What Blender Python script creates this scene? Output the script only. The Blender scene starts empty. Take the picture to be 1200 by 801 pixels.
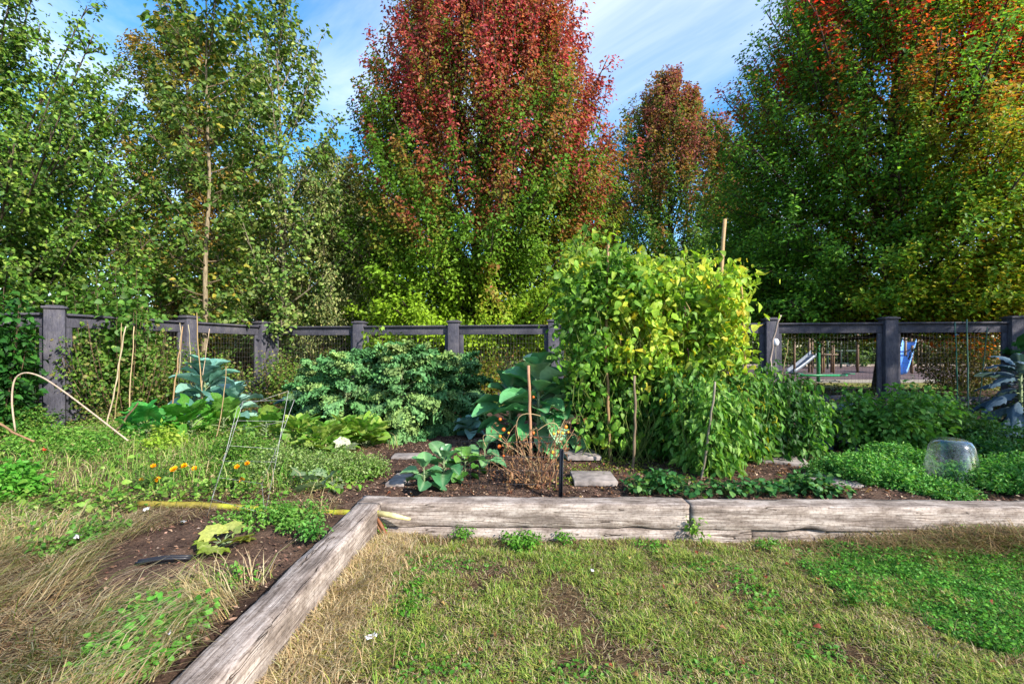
import bpy, math, random
import numpy as np
PI = math.pi
rng = np.random.default_rng(7)
random.seed(7)
scene = bpy.context.scene
COL = scene.collection
CAM_H = 1.35
F = 567.0
HZ = 410.0

# ------------------------------------------------------------------ measuring helpers
def gp(x, y, z=0.18):
    """Point on a level at height z that the photograph shows at pixel x, y."""
    Y = (CAM_H - z) * F / (y - HZ)
    return ((x - 600) / F * Y, Y, z)

def top_z(ytop, Y):
    return CAM_H - (ytop - HZ) / F * Y

def lin(r, g, b, k=1.0):
    def f(c):
        c /= 255.0
        return c / 12.92 if c < 0.04045 else ((c + 0.055) / 1.055) ** 2.4
    return np.array([f(r) * k, f(g) * k, f(b) * k])

def A(r, g, b, k=0.55):
    return lin(r, g, b, k)

# ------------------------------------------------------------------ numpy noise
_ng = np.random.default_rng(99).random((256, 256))
def vnoise(x, y):
    xi = np.floor(x).astype(int); yi = np.floor(y).astype(int)
    fx = x - xi; fy = y - yi
    fx = fx * fx * (3 - 2 * fx); fy = fy * fy * (3 - 2 * fy)
    a = _ng[xi & 255, yi & 255]; b = _ng[(xi + 1) & 255, yi & 255]
    c = _ng[xi & 255, (yi + 1) & 255]; d = _ng[(xi + 1) & 255, (yi + 1) & 255]
    return (a * (1 - fx) + b * fx) * (1 - fy) + (c * (1 - fx) + d * fx) * fy
def fnoise(x, y, o=3):
    x = np.asarray(x, float); y = np.asarray(y, float)
    s = 0; a = 0.5; t = 0
    for k in range(o):
        s = s + a * vnoise(x * 2 ** k + 17.3 * k, y * 2 ** k + 5.1 * k); t += a; a *= .5
    return s / t
def sstep(a, b, x):
    t = np.clip((np.asarray(x, float) - a) / (b - a), 0, 1)
    return t * t * (3 - 2 * t)
def nrm(v):
    return v / (np.linalg.norm(v, axis=-1, keepdims=True) + 1e-9)

# ------------------------------------------------------------------ mesh collector
class Geo:
    def __init__(s):
        s.v = []; s.f = []; s.c = []; s.n = 0
    def add(s, v, faces, c=None):
        v = np.asarray(v, float).reshape(-1, 3)
        for fa in faces:
            fa = np.asarray(fa, int)
            if fa.size:
                s.f.append(fa + s.n)
        s.v.append(v)
        if c is None: c = np.ones(3)
        c = np.asarray(c, float)
        s.c.append(np.broadcast_to(c, v.shape) if c.ndim == 1 else c)
        s.n += len(v)
    def build(s, name, mat, parent=None, smooth=False, loc=None):
        me = bpy.data.meshes.new(name)
        V = np.concatenate(s.v) if s.v else np.zeros((0, 3))
        Cc = np.concatenate(s.c)
        me.vertices.add(len(V)); me.vertices.foreach_set('co', V.astype(np.float32).ravel())
        loops = np.concatenate([f.ravel() for f in s.f])
        tot = np.concatenate([np.full(len(f), f.shape[1]) for f in s.f])
        st = np.concatenate([[0], np.cumsum(tot)[:-1]])
        me.loops.add(len(loops)); me.loops.foreach_set('vertex_index', loops.astype(np.int32))
        me.polygons.add(len(tot)); me.polygons.foreach_set('loop_start', st.astype(np.int32))
        try: me.polygons.foreach_set('loop_total', tot.astype(np.int32))
        except Exception: pass
        ca = me.color_attributes.new('Col', 'FLOAT_COLOR', 'POINT')
        ca.data.foreach_set('color', np.concatenate([Cc, np.ones((len(Cc), 1))], 1).astype(np.float32).ravel())
        me.update(calc_edges=True); me.validate()
        if smooth: me.polygons.foreach_set('use_smooth', np.ones(len(me.polygons), bool))
        me.materials.append(mat)
        o = bpy.data.objects.new(name, me); COL.objects.link(o)
        if parent is not None: o.parent = parent
        if loc is not None: o.location = loc
        return o

def tag(o, label=None, cat=None, group=None, kind=None):
    if label: o['label'] = label
    if cat: o['category'] = cat
    if group: o['group'] = group
    if kind: o['kind'] = kind
    return o
def thing(name, label, cat, loc=(0, 0, 0), rz=0, group=None):
    o = bpy.data.objects.new(name, None); COL.objects.link(o)
    o.empty_display_size = .1
    o.location = loc; o.rotation_euler = (0, 0, rz)
    return tag(o, label, cat, group)
def copy_tree(o, loc, rz, label, scale=1.0, group=None):
    r = o.copy(); COL.objects.link(r)
    r.location = loc; r.rotation_euler = (0, 0, rz); r.scale = (scale,) * 3
    r['label'] = label
    if group: r['group'] = group
    for ch in list(o.children):
        c = ch.copy(); COL.objects.link(c); c.parent = r
        for g in list(ch.children):
            d = g.copy(); COL.objects.link(d); d.parent = c
    return r

# primitives into Geo
def frame_of(d):
    d = nrm(np.asarray(d, float))
    u = np.where(np.abs(d[..., 2:3]) > .9, np.array([1., 0, 0]), np.array([0, 0, 1.]))
    x = nrm(np.cross(d, u)); y = np.cross(x, d)
    return x, y
def tube(g, pts, radii, sides=5, col=None, cap=True):
    pts = np.asarray(pts, float); n = len(pts)
    radii = np.broadcast_to(np.asarray(radii, float), (n,))
    tan = np.gradient(pts, axis=0); tan = nrm(tan)
    x, y = frame_of(tan)
    for i in range(1, n):
        if np.dot(x[i], x[i-1]) < 0: x[i] *= -1; y[i] *= -1
    a = np.arange(sides) / sides * 2 * PI
    ring = pts[:, None] + radii[:, None, None] * (x[:, None] * np.cos(a)[None, :, None] + y[:, None] * np.sin(a)[None, :, None])
    v = ring.reshape(-1, 3)
    i = np.arange(n - 1)[:, None] * sides; j = np.arange(sides)[None]; j2 = (j + 1) % sides
    q = np.stack([i + j, i + j2, i + sides + j2, i + sides + j], -1).reshape(-1, 4)
    fs = [q]
    if cap:
        fs.append(np.arange(sides)[::-1][None]); fs.append((np.arange(sides) + (n - 1) * sides)[None])
    if col is not None and np.ndim(col) == 2:
        col = np.repeat(np.asarray(col), sides, 0)
    g.add(v, fs, col)
def box(g, c, s, rz=0, col=None, axes=None):
    c = np.asarray(c, float); hx, hy, hz = np.asarray(s, float) / 2
    v = np.array([[sx * hx, sy * hy, sz * hz] for sz in (-1, 1) for sy in (-1, 1) for sx in (-1, 1)])
    if axes is not None: v = v @ np.asarray(axes)
    else:
        cr, sr = math.cos(rz), math.sin(rz)
        v = v @ np.array([[cr, sr, 0], [-sr, cr, 0], [0, 0, 1]])
    f = np.array([[0, 2, 3, 1], [4, 5, 7, 6], [0, 1, 5, 4], [2, 6, 7, 3], [0, 4, 6, 2], [1, 3, 7, 5]])
    g.add(v + c, [f], col)
def bevel(o, w=.006, seg=2):
    m = o.modifiers.new('bevel', 'BEVEL'); m.width = w; m.segments = seg; m.limit_method = 'ANGLE'
    return o
def sphere(g, c, r, col=None, n=8, sq=(1, 1, 1)):
    c = np.asarray(c, float)
    th = np.linspace(0, PI, n // 2 + 2)[1:-1]; ph = np.arange(n) / n * 2 * PI
    v = np.array([[math.sin(t) * math.cos(p) * sq[0], math.sin(t) * math.sin(p) * sq[1], math.cos(t) * sq[2]] for t in th for p in ph] + [[0, 0, sq[2]], [0, 0, -sq[2]]]) * r + c
    m = len(th); q = []; t3 = []
    for i in range(m - 1):
        for j in range(n): q.append([i*n+j, (i+1)*n+j, (i+1)*n+(j+1)%n, i*n+(j+1)%n])
    for j in range(n):
        t3.append([m*n, j, (j+1)%n]); t3.append([m*n+1, (m-1)*n+(j+1)%n, (m-1)*n+j])
    g.add(v, [np.array(q), np.array(t3)], col)

# ------------------------------------------------------------------ materials
def new_mat(name):
    m = bpy.data.materials.new(name); m.use_nodes = True
    nt = m.node_tree; nt.nodes.clear()
    out = nt.nodes.new('ShaderNodeOutputMaterial')
    return m, nt, out
def L(nt, a, b): nt.links.new(a, b)
def leaf_mat(name, transl=.35, rough=.45, spec=.35, tint=(1.25, 1.25, .6), var=.25, nscale=60):
    m, nt, out = new_mat(name)
    at = nt.nodes.new('ShaderNodeAttribute'); at.attribute_name = 'Col'
    no = nt.nodes.new('ShaderNodeTexNoise'); no.inputs['Scale'].default_value = nscale; no.inputs['Detail'].default_value = 2
    tc = nt.nodes.new('ShaderNodeTexCoord'); L(nt, tc.outputs['Object'], no.inputs['Vector'])
    mr = nt.nodes.new('ShaderNodeMapRange'); L(nt, no.outputs['Fac'], mr.inputs[0])
    mr.inputs[1].default_value = .3; mr.inputs[2].default_value = .7; mr.inputs[3].default_value = 1 - var; mr.inputs[4].default_value = 1 + var
    mx = nt.nodes.new('ShaderNodeVectorMath'); mx.operation = 'SCALE'
    L(nt, at.outputs['Color'], mx.inputs[0]); L(nt, mr.outputs[0], mx.inputs['Scale'])
    p = nt.nodes.new('ShaderNodeBsdfPrincipled')
    L(nt, mx.outputs[0], p.inputs['Base Color']); p.inputs['Roughness'].default_value = rough
    p.inputs['Specular IOR Level'].default_value = spec
    tv = nt.nodes.new('ShaderNodeVectorMath'); tv.operation = 'MULTIPLY'; tv.inputs[1].default_value = tint
    L(nt, mx.outputs[0], tv.inputs[0])
    t = nt.nodes.new('ShaderNodeBsdfTranslucent'); L(nt, tv.outputs[0], t.inputs['Color'])
    ms = nt.nodes.new('ShaderNodeMixShader'); ms.inputs[0].default_value = transl
    L(nt, p.outputs[0], ms.inputs[1]); L(nt, t.outputs[0], ms.inputs[2]); L(nt, ms.outputs[0], out.inputs[0])
    return m
def simple_mat(name, col, rough=.6, metal=0, nscale=20, var=.2, bump=.0, stretch=(1, 1, 1), use_attr=False, spec=.4):
    m, nt, out = new_mat(name)
    tc = nt.nodes.new('ShaderNodeTexCoord'); mp = nt.nodes.new('ShaderNodeMapping'); mp.inputs['Scale'].default_value = stretch
    L(nt, tc.outputs['Object'], mp.inputs[0])
    no = nt.nodes.new('ShaderNodeTexNoise'); no.inputs['Scale'].default_value = nscale; no.inputs['Detail'].default_value = 5
    L(nt, mp.outputs[0], no.inputs['Vector'])
    mr = nt.nodes.new('ShaderNodeMapRange'); L(nt, no.outputs['Fac'], mr.inputs[0])
    mr.inputs[1].default_value = .3; mr.inputs[2].default_value = .7; mr.inputs[3].default_value = 1 - var; mr.inputs[4].default_value = 1 + var
    mx = nt.nodes.new('ShaderNodeVectorMath'); mx.operation = 'SCALE'
    if use_attr:
        at = nt.nodes.new('ShaderNodeAttribute'); at.attribute_name = 'Col'; L(nt, at.outputs['Color'], mx.inputs[0])
    else: mx.inputs[0].default_value = tuple(col)
    L(nt, mr.outputs[0], mx.inputs['Scale'])
    p = nt.nodes.new('ShaderNodeBsdfPrincipled'); L(nt, mx.outputs[0], p.inputs['Base Color'])
    p.inputs['Roughness'].default_value = rough; p.inputs['Metallic'].default_value = metal; p.inputs['Specular IOR Level'].default_value = spec
    if bump:
        b = nt.nodes.new('ShaderNodeBump'); b.inputs['Strength'].default_value = bump; b.inputs['Distance'].default_value = .01
        L(nt, no.outputs['Fac'], b.inputs['Height']); L(nt, b.outputs[0], p.inputs['Normal'])
    L(nt, p.outputs[0], out.inputs[0])
    return m
def ramp(nt, fac, stops):
    r = nt.nodes.new('ShaderNodeValToRGB'); L(nt, fac, r.inputs[0])
    e = r.color_ramp.elements
    while len(e) < len(stops): e.new(.5)
    for k, (p, c) in enumerate(stops):
        e[k].position = p; e[k].color = (*c, 1)
    return r
def noise(nt, vec, scale, detail=5, rough=.55, dist=0):
    n = nt.nodes.new('ShaderNodeTexNoise'); n.inputs['Scale'].default_value = scale; n.inputs['Detail'].default_value = detail
    n.inputs['Roughness'].default_value = rough; n.inputs['Distortion'].default_value = dist
    L(nt, vec, n.inputs['Vector']); return n
def mixc(nt, fac, a, b, mode='MIX'):
    m = nt.nodes.new('ShaderNodeMix'); m.data_type = 'RGBA'; m.blend_type = mode
    if isinstance(fac, float): m.inputs[0].default_value = fac
    else: L(nt, fac, m.inputs[0])
    for k, s in ((6, a), (7, b)):
        if isinstance(s, (tuple, list, np.ndarray)): m.inputs[k].default_value = (*s, 1)
        else: L(nt, s, m.inputs[k])
    return m.outputs[2]

M = {}
M['leaf'] = leaf_mat('foliage', .4, .5, .25)
M['leaf_dull'] = leaf_mat('dull_foliage', .3, .6, .2)
M['leaf_red'] = leaf_mat('autumn_foliage', .5, .5, .25, (1.2, 1.1, .8))
M['leaf_waxy'] = leaf_mat('waxy_foliage', .12, .38, .45, (1.1, 1.3, .7), .12, 25)
M['kale'] = leaf_mat('kale_leaf', .2, .75, .12, (1.1, 1.3, .7), .2, 70)
M['grass'] = leaf_mat('grass_blade', .3, .55, .25, (1.2, 1.2, .7), .15, 8)
M['bark'] = simple_mat('bark', (1, 1, 1), .9, nscale=14, var=.45, bump=.6, stretch=(3, 3, .6), use_attr=True, spec=.1)
M['cane'] = simple_mat('cane', (1, 1, 1), .6, nscale=30, var=.25, bump=.2, stretch=(1, 1, .3), use_attr=True)
M['fence'] = simple_mat('fence_paint', A(98, 97, 114, .47), .75, nscale=9, var=.38, bump=.25, stretch=(4, 4, .5), spec=.25)
M['wire'] = simple_mat('fence_wire', A(130, 125, 122), .6, .4, 30, .3)
M['galv'] = simple_mat('galvanised_wire', (.42, .42, .42), .5, .5, 30, .2)
M['blackwire'] = simple_mat('black_coated_wire', (.018, .018, .022), .45, 0, 40, .3)
M['slab'] = simple_mat('concrete_slab', A(165, 154, 148, .6), .9, nscale=14, var=.42, bump=.5)
M['chip'] = simple_mat('mulch_chips', (1, 1, 1), .95, nscale=30, var=.3, use_attr=True, spec=.1)
M['plastic'] = simple_mat('coloured_plastic', (1, 1, 1), .4, nscale=10, var=.12, use_attr=True)
M['fruit'] = simple_mat('fruit_skin', (1, 1, 1), .25, nscale=10, var=.1, use_attr=True)
M['petal'] = leaf_mat('petals', .3, .6, .2, (1.1, 1, .6), .15)

def fence_mat():
    m, nt, out = new_mat('worn_fence_stain')
    tc = nt.nodes.new('ShaderNodeTexCoord')
    def mp(sc_):
        a = nt.nodes.new('ShaderNodeMapping'); a.inputs['Scale'].default_value = sc_; L(nt, tc.outputs['Object'], a.inputs[0]); return a.outputs[0]
    big = noise(nt, mp((1, 1, 1)), 2.4, 6, .65); fine = noise(nt, mp((5, 5, .9)), 14, 6, .7); spot = noise(nt, mp((1, 1, 1)), 26, 3, .6)
    c1 = ramp(nt, big.outputs['Fac'], [(.32, A(78, 78, 90, .47)), (.5, A(100, 99, 112, .47)), (.68, A(124, 120, 126, .47))])
    c2 = ramp(nt, fine.outputs['Fac'], [(.34, (.6, .6, .6)), (.5, (1, 1, 1)), (.68, (1.3, 1.28, 1.25))])
    c = mixc(nt, 1.0, c1.outputs[0], c2.outputs[0], 'MULTIPLY')
    c3 = ramp(nt, spot.outputs['Fac'], [(.66, (0, 0, 0)), (.74, (1, 1, 1))])
    c = mixc(nt, c3.outputs[0], c, tuple(A(150, 145, 128, .5)))
    p = nt.nodes.new('ShaderNodeBsdfPrincipled'); L(nt, c, p.inputs['Base Color']); p.inputs['Roughness'].default_value = .8; p.inputs['Specular IOR Level'].default_value = .2
    b = nt.nodes.new('ShaderNodeBump'); b.inputs['Strength'].default_value = .4; b.inputs['Distance'].default_value = .008; L(nt, fine.outputs['Fac'], b.inputs['Height']); L(nt, b.outputs[0], p.inputs['Normal'])
    L(nt, p.outputs[0], out.inputs[0]); return m
M['fence'] = fence_mat()

def timber_mat():
    m, nt, out = new_mat('weathered_timber')
    tc = nt.nodes.new('ShaderNodeTexCoord')
    def mp(s):
        a = nt.nodes.new('ShaderNodeMapping'); a.inputs['Scale'].default_value = s; L(nt, tc.outputs['Object'], a.inputs[0]); return a.outputs[0]
    warp = noise(nt, mp((1.2, 4, 4)), 2.5, 3)
    wv = nt.nodes.new('ShaderNodeVectorMath'); wv.operation = 'MULTIPLY_ADD'
    L(nt, warp.outputs['Color'], wv.inputs[0]); wv.inputs[1].default_value = (.03, .022, .022); L(nt, tc.outputs['Object'], wv.inputs[2])
    g1m = nt.nodes.new('ShaderNodeMapping'); g1m.inputs['Scale'].default_value = (2.6, 75, 75); L(nt, wv.outputs[0], g1m.inputs[0])
    g1 = noise(nt, g1m.outputs[0], 1.6, 6, .65)
    g2m = nt.nodes.new('ShaderNodeMapping'); g2m.inputs['Scale'].default_value = (1.1, 17, 17); L(nt, wv.outputs[0], g2m.inputs[0])
    g2 = noise(nt, g2m.outputs[0], 1.5, 5, .6)
    c1 = ramp(nt, g1.outputs['Fac'], [(.25, A(92, 82, 76, .7)), (.42, A(172, 160, 152, .8)), (.58, A(206, 195, 187, .78)), (.8, A(228, 219, 212, .82))])
    c2 = ramp(nt, g2.outputs['Fac'], [(.3, (.45, .42, .4)), (.46, (.85, .83, .82)), (.7, (1.1, 1.08, 1.05))])
    c = mixc(nt, 1.0, c1.outputs[0], c2.outputs[0], 'MULTIPLY')
    st = noise(nt, mp((1, 1.6, 2.2)), 3.2, 6, .65)
    sr = ramp(nt, st.outputs['Fac'], [(.38, (.30, .27, .25)), (.48, (.62, .58, .55)), (.56, (1, 1, 1)), (.75, (1.08, 1.0, .94))])
    c = mixc(nt, .8, c, sr.outputs[0], 'MULTIPLY')
    sp = noise(nt, mp((1, 1, 1)), 55, 5, .75)
    spr = ramp(nt, sp.outputs['Fac'], [(.36, (.38, .35, .33)), (.44, (.85, .84, .83)), (.55, (1, 1, 1)), (.7, (1.15, 1.14, 1.12))])
    c = mixc(nt, .8, c, spr.outputs[0], 'MULTIPLY')
    # knots
    vo = nt.nodes.new('ShaderNodeTexVoronoi'); vo.inputs['Scale'].default_value = 1.0
    L(nt, mp((1.7, 6.1, 6.1)), vo.inputs['Vector'])
    kr = ramp(nt, vo.outputs['Distance'], [(.0, (.22, .17, .14)), (.07, (.5, .44, .4)), (.11, (1, 1, 1))])
    c = mixc(nt, .85, c, kr.outputs[0], 'MULTIPLY')
    # long drying cracks
    cm = nt.nodes.new('ShaderNodeMapping'); cm.inputs['Scale'].default_value = (.45, 13, 13); L(nt, wv.outputs[0], cm.inputs[0])
    cr = noise(nt, cm.outputs[0], 1.3, 2, .4)
    ab = nt.nodes.new('ShaderNodeMath'); ab.operation = 'SUBTRACT'; L(nt, cr.outputs['Fac'], ab.inputs[0]); ab.inputs[1].default_value = .5
    ab2 = nt.nodes.new('ShaderNodeMath'); ab2.operation = 'ABSOLUTE'; L(nt, ab.outputs[0], ab2.inputs[0])
    crr = ramp(nt, ab2.outputs[0], [(.0, (.2, .17, .15)), (.003, (.55, .5, .46)), (.007, (1, 1, 1))])
    c = mixc(nt, .9, c, crr.outputs[0], 'MULTIPLY')
    p = nt.nodes.new('ShaderNodeBsdfPrincipled'); L(nt, c, p.inputs['Base Color']); p.inputs['Roughness'].default_value = .9
    p.inputs['Specular IOR Level'].default_value = .15
    b = nt.nodes.new('ShaderNodeBump'); b.inputs['Strength'].default_value = .7; b.inputs['Distance'].default_value = .006
    L(nt, g1.outputs['Fac'], b.inputs['Height'])
    b2 = nt.nodes.new('ShaderNodeBump'); b2.inputs['Strength'].default_value = .9; b2.inputs['Distance'].default_value = .012
    bw = nt.nodes.new('ShaderNodeRGBToBW'); L(nt, crr.outputs[0], bw.inputs[0]); L(nt, bw.outputs[0], b2.inputs['Height']); L(nt, b.outputs[0], b2.inputs['Normal'])
    L(nt, b2.outputs[0], p.inputs['Normal']); L(nt, p.outputs[0], out.inputs[0])
    return m
M['timber'] = timber_mat()

def ground_mat(name, stops, scale=6, fine=70, stops2=None, bump=1.0):
    m, nt, out = new_mat(name)
    tc = nt.nodes.new('ShaderNodeTexCoord')
    n1 = noise(nt, tc.outputs['Object'], scale, 8, .7)
    n2 = noise(nt, tc.outputs['Object'], fine, 6, .7, .5)
    c1 = ramp(nt, n1.outputs['Fac'], stops)
    c2 = ramp(nt, n2.outputs['Fac'], stops2 or [(.3, (.35, .33, .32)), (.5, (.9, .9, .9)), (.68, (1.7, 1.65, 1.6))])
    c = mixc(nt, 1.0, c1.outputs[0], c2.outputs[0], 'MULTIPLY')
    p = nt.nodes.new('ShaderNodeBsdfPrincipled'); L(nt, c, p.inputs['Base Color']); p.inputs['Roughness'].default_value = .95
    p.inputs['Specular IOR Level'].default_value = .15
    b = nt.nodes.new('ShaderNodeBump'); b.inputs['Strength'].default_value = bump; b.inputs['Distance'].default_value = .02
    L(nt, n2.outputs['Fac'], b.inputs['Height']); L(nt, b.outputs[0], p.inputs['Normal'])
    L(nt, p.outputs[0], out.inputs[0])
    return m
M['lawn'] = ground_mat('lawn_thatch', [(.3, A(70, 52, 42)), (.5, A(128, 104, 76)), (.62, A(118, 112, 58)), (.8, A(96, 110, 48))], 3)
M['soil'] = ground_mat('garden_soil', [(.3, A(66, 50, 45)), (.5, A(104, 82, 70)), (.7, A(148, 120, 102))], 3)
M['playmulch'] = ground_mat('play_mulch', [(.3, A(92, 78, 84)), (.6, A(132, 112, 112)), (.8, A(160, 140, 135))], .6, 20)
M['path'] = ground_mat('path_dust', [(.3, A(170, 158, 140)), (.7, A(200, 190, 172))], .8, 20)
M['meadow'] = ground_mat('meadow', [(.3, A(90, 100, 40)), (.5, A(150, 150, 70)), (.7, A(170, 160, 90))], .8, 15)

# ------------------------------------------------------------------ leaf templates
def T_diamond(w=.6, fold=.15, droop=.1):
    v = np.array([[0, 0, 0], [w/2, .45, fold], [0, 1, -droop], [-w/2, .45, fold]])
    return v, [np.array([[0, 1, 2], [0, 2, 3]])], np.zeros(4)
def T_ovate(w=.62, fold=.12, droop=.22):
    v = np.array([[0, 0, 0], [w*.42, .2, fold*.7], [w*.5, .45, fold], [w*.3, .75, fold*.3-droop*.5], [0, 1, -droop],
                  [-w*.3, .75, fold*.3-droop*.5], [-w*.5, .45, fold], [-w*.42, .2, fold*.7], [0, .45, .02]])
    return v, [np.array([[0,1,2,8],[8,2,3,4],[0,8,6,7],[8,4,5,6]])], np.array([0,0,0,0,0,0,0,0,.25])
def T_lobed(n=5, depth=.35, fold=.1, droop=.12, w=1.0):
    """palmate leaf (maple, squash): lobes round a palm that starts at the stalk"""
    pts = []; vein = []
    m = n * 2 + 1
    for k in range(m):
        a = (-1 + 2 * k / (m - 1)) * 2.45
        lobe = (k % 2 == 1)
        r = (1.0 if lobe else 1 - depth) * (.62 + .38 * math.cos(a / 2.2))
        if k in (0, m - 1): r *= .7
        pts.append([math.sin(a) * r * w * .6, .33 + math.cos(a) * r * .67, (fold if not lobe else -droop) * (abs(math.sin(a)) + .3)]); vein.append(0.0)
    v = np.array([[0, .3, .0]] + pts); base = len(v)
    tri = np.array([[0, i, i + 1] for i in range(m, 0, -1) if i < m] )
    return v, [tri[:, ::-1]], np.array([.5] + vein)
def T_blade(nx, ny, wf, W, curl=.4, cup=.1, ruf=0., rf=6, edge=.0, seed=0, petiole=.0, vein=1.0, dent=0.):
    """leaf grid: y along the midrib (0..1), wf(t) half width profile"""
    r = np.random.default_rng(seed)
    t = np.linspace(0, 1, ny); s = np.linspace(-1, 1, nx)
    T, S = np.meshgrid(t, s, indexing='ij')
    prof = np.array([wf(a) for a in t])[:, None]
    if dent: prof = prof * (1 + dent * np.sin(T * 40 + r.random() * 6) * .5)
    X = S * prof * W
    ang = curl * T
    Y = petiole + (1 - petiole) * T
    Z = -curl * T ** 2 * .8
    Y = Y - .25 * curl * T ** 2
    Z = Z + cup * (S ** 2) * prof
    ph = r.random(4) * 6
    if ruf:
        a = (np.abs(S) ** 1.5) * ruf * np.clip(prof * 3, 0, 1)
        Z = Z + a * (np.sin(T * rf * 2 * PI + ph[0] + (S > 0) * 2) * .6 + r.normal(0, .45, T.shape))
        X = X + a * np.sign(S) * (np.sin(T * rf * 3 * PI + ph[1]) * .4 + r.normal(0, .3, T.shape))
        Y = Y + a * r.normal(0, .4, T.shape)
    V = np.stack([X, Y, Z], -1).reshape(-1, 3)
    i = np.arange(ny - 1)[:, None] * nx; j = np.arange(nx - 1)[None]
    q = np.stack([i + j, i + j + 1, i + nx + j + 1, i + nx + j], -1).reshape(-1, 4)
    vn = np.clip(1 - np.abs(S) * (4 if nx > 5 else 2), 0, 1) * vein * (1 - .5 * T)
    return V, [q], vn.ravel()

def place(g, tmpl, pos, axis, up, size, col, vein=None, wscale=None):
    tv, tf, vn = tmpl
    N = len(pos)
    if N == 0: return
    pos = np.asarray(pos, float); a = nrm(np.asarray(axis, float)); up = np.asarray(up, float)
    x = nrm(np.cross(a, up)); z = np.cross(x, a)
    size = np.broadcast_to(np.asarray(size, float), (N,))[:, None, None]
    if wscale is None: wscale = 1.0
    V = pos[:, None] + size * (tv[None, :, 0:1] * wscale * x[:, None] + tv[None, :, 1:2] * a[:, None] + tv[None, :, 2:3] * z[:, None])
    m = len(tv)
    offs = (np.arange(N) * m)[:, None, None]
    fs = [(f[None] + offs).reshape(-1, f.shape[1]) for f in tf]
    col = np.broadcast_to(np.asarray(col, float), (N, 3))
    Cc = np.repeat(col[:, None], m, 1)
    if vein is not None:
        k = vn[None, :, None]; Cc = Cc * (1 - k) + np.asarray(vein) * k
    g.add(V.reshape(-1, 3), fs, Cc.reshape(-1, 3))

TD = T_diamond(); TDN = T_diamond(.42, .1, .15); TO = T_ovate(); TON = T_ovate(.42, .1, .3); TOR = T_ovate(.85, .1, .12)
TL = T_lobed(5, .38); TL3 = T_lobed(3, .45)

def palette(cols, n, r, w=None, jit=.12):
    cols = np.asarray(cols); k = r.choice(len(cols), n, p=w)
    c = cols[k] * (1 + r.normal(0, jit, (n, 1))) * (1 + r.normal(0, jit * .35, (n, 3)))
    return np.clip(c, .002, .9)

def rand_leaf_dirs(n, r, outward=None, out=.6, droop=.3, flat=.6):
    d = r.normal(0, 1, (n, 3)); d[:, 2] *= .5
    if outward is not None: d = d + outward * out * 2
    d[:, 2] -= droop * 1.5
    up = r.normal(0, 1 - flat, (n, 3)); up[:, 2] += flat + .15
    if outward is not None: up = up + outward * .35
    return nrm(d), up

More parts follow.
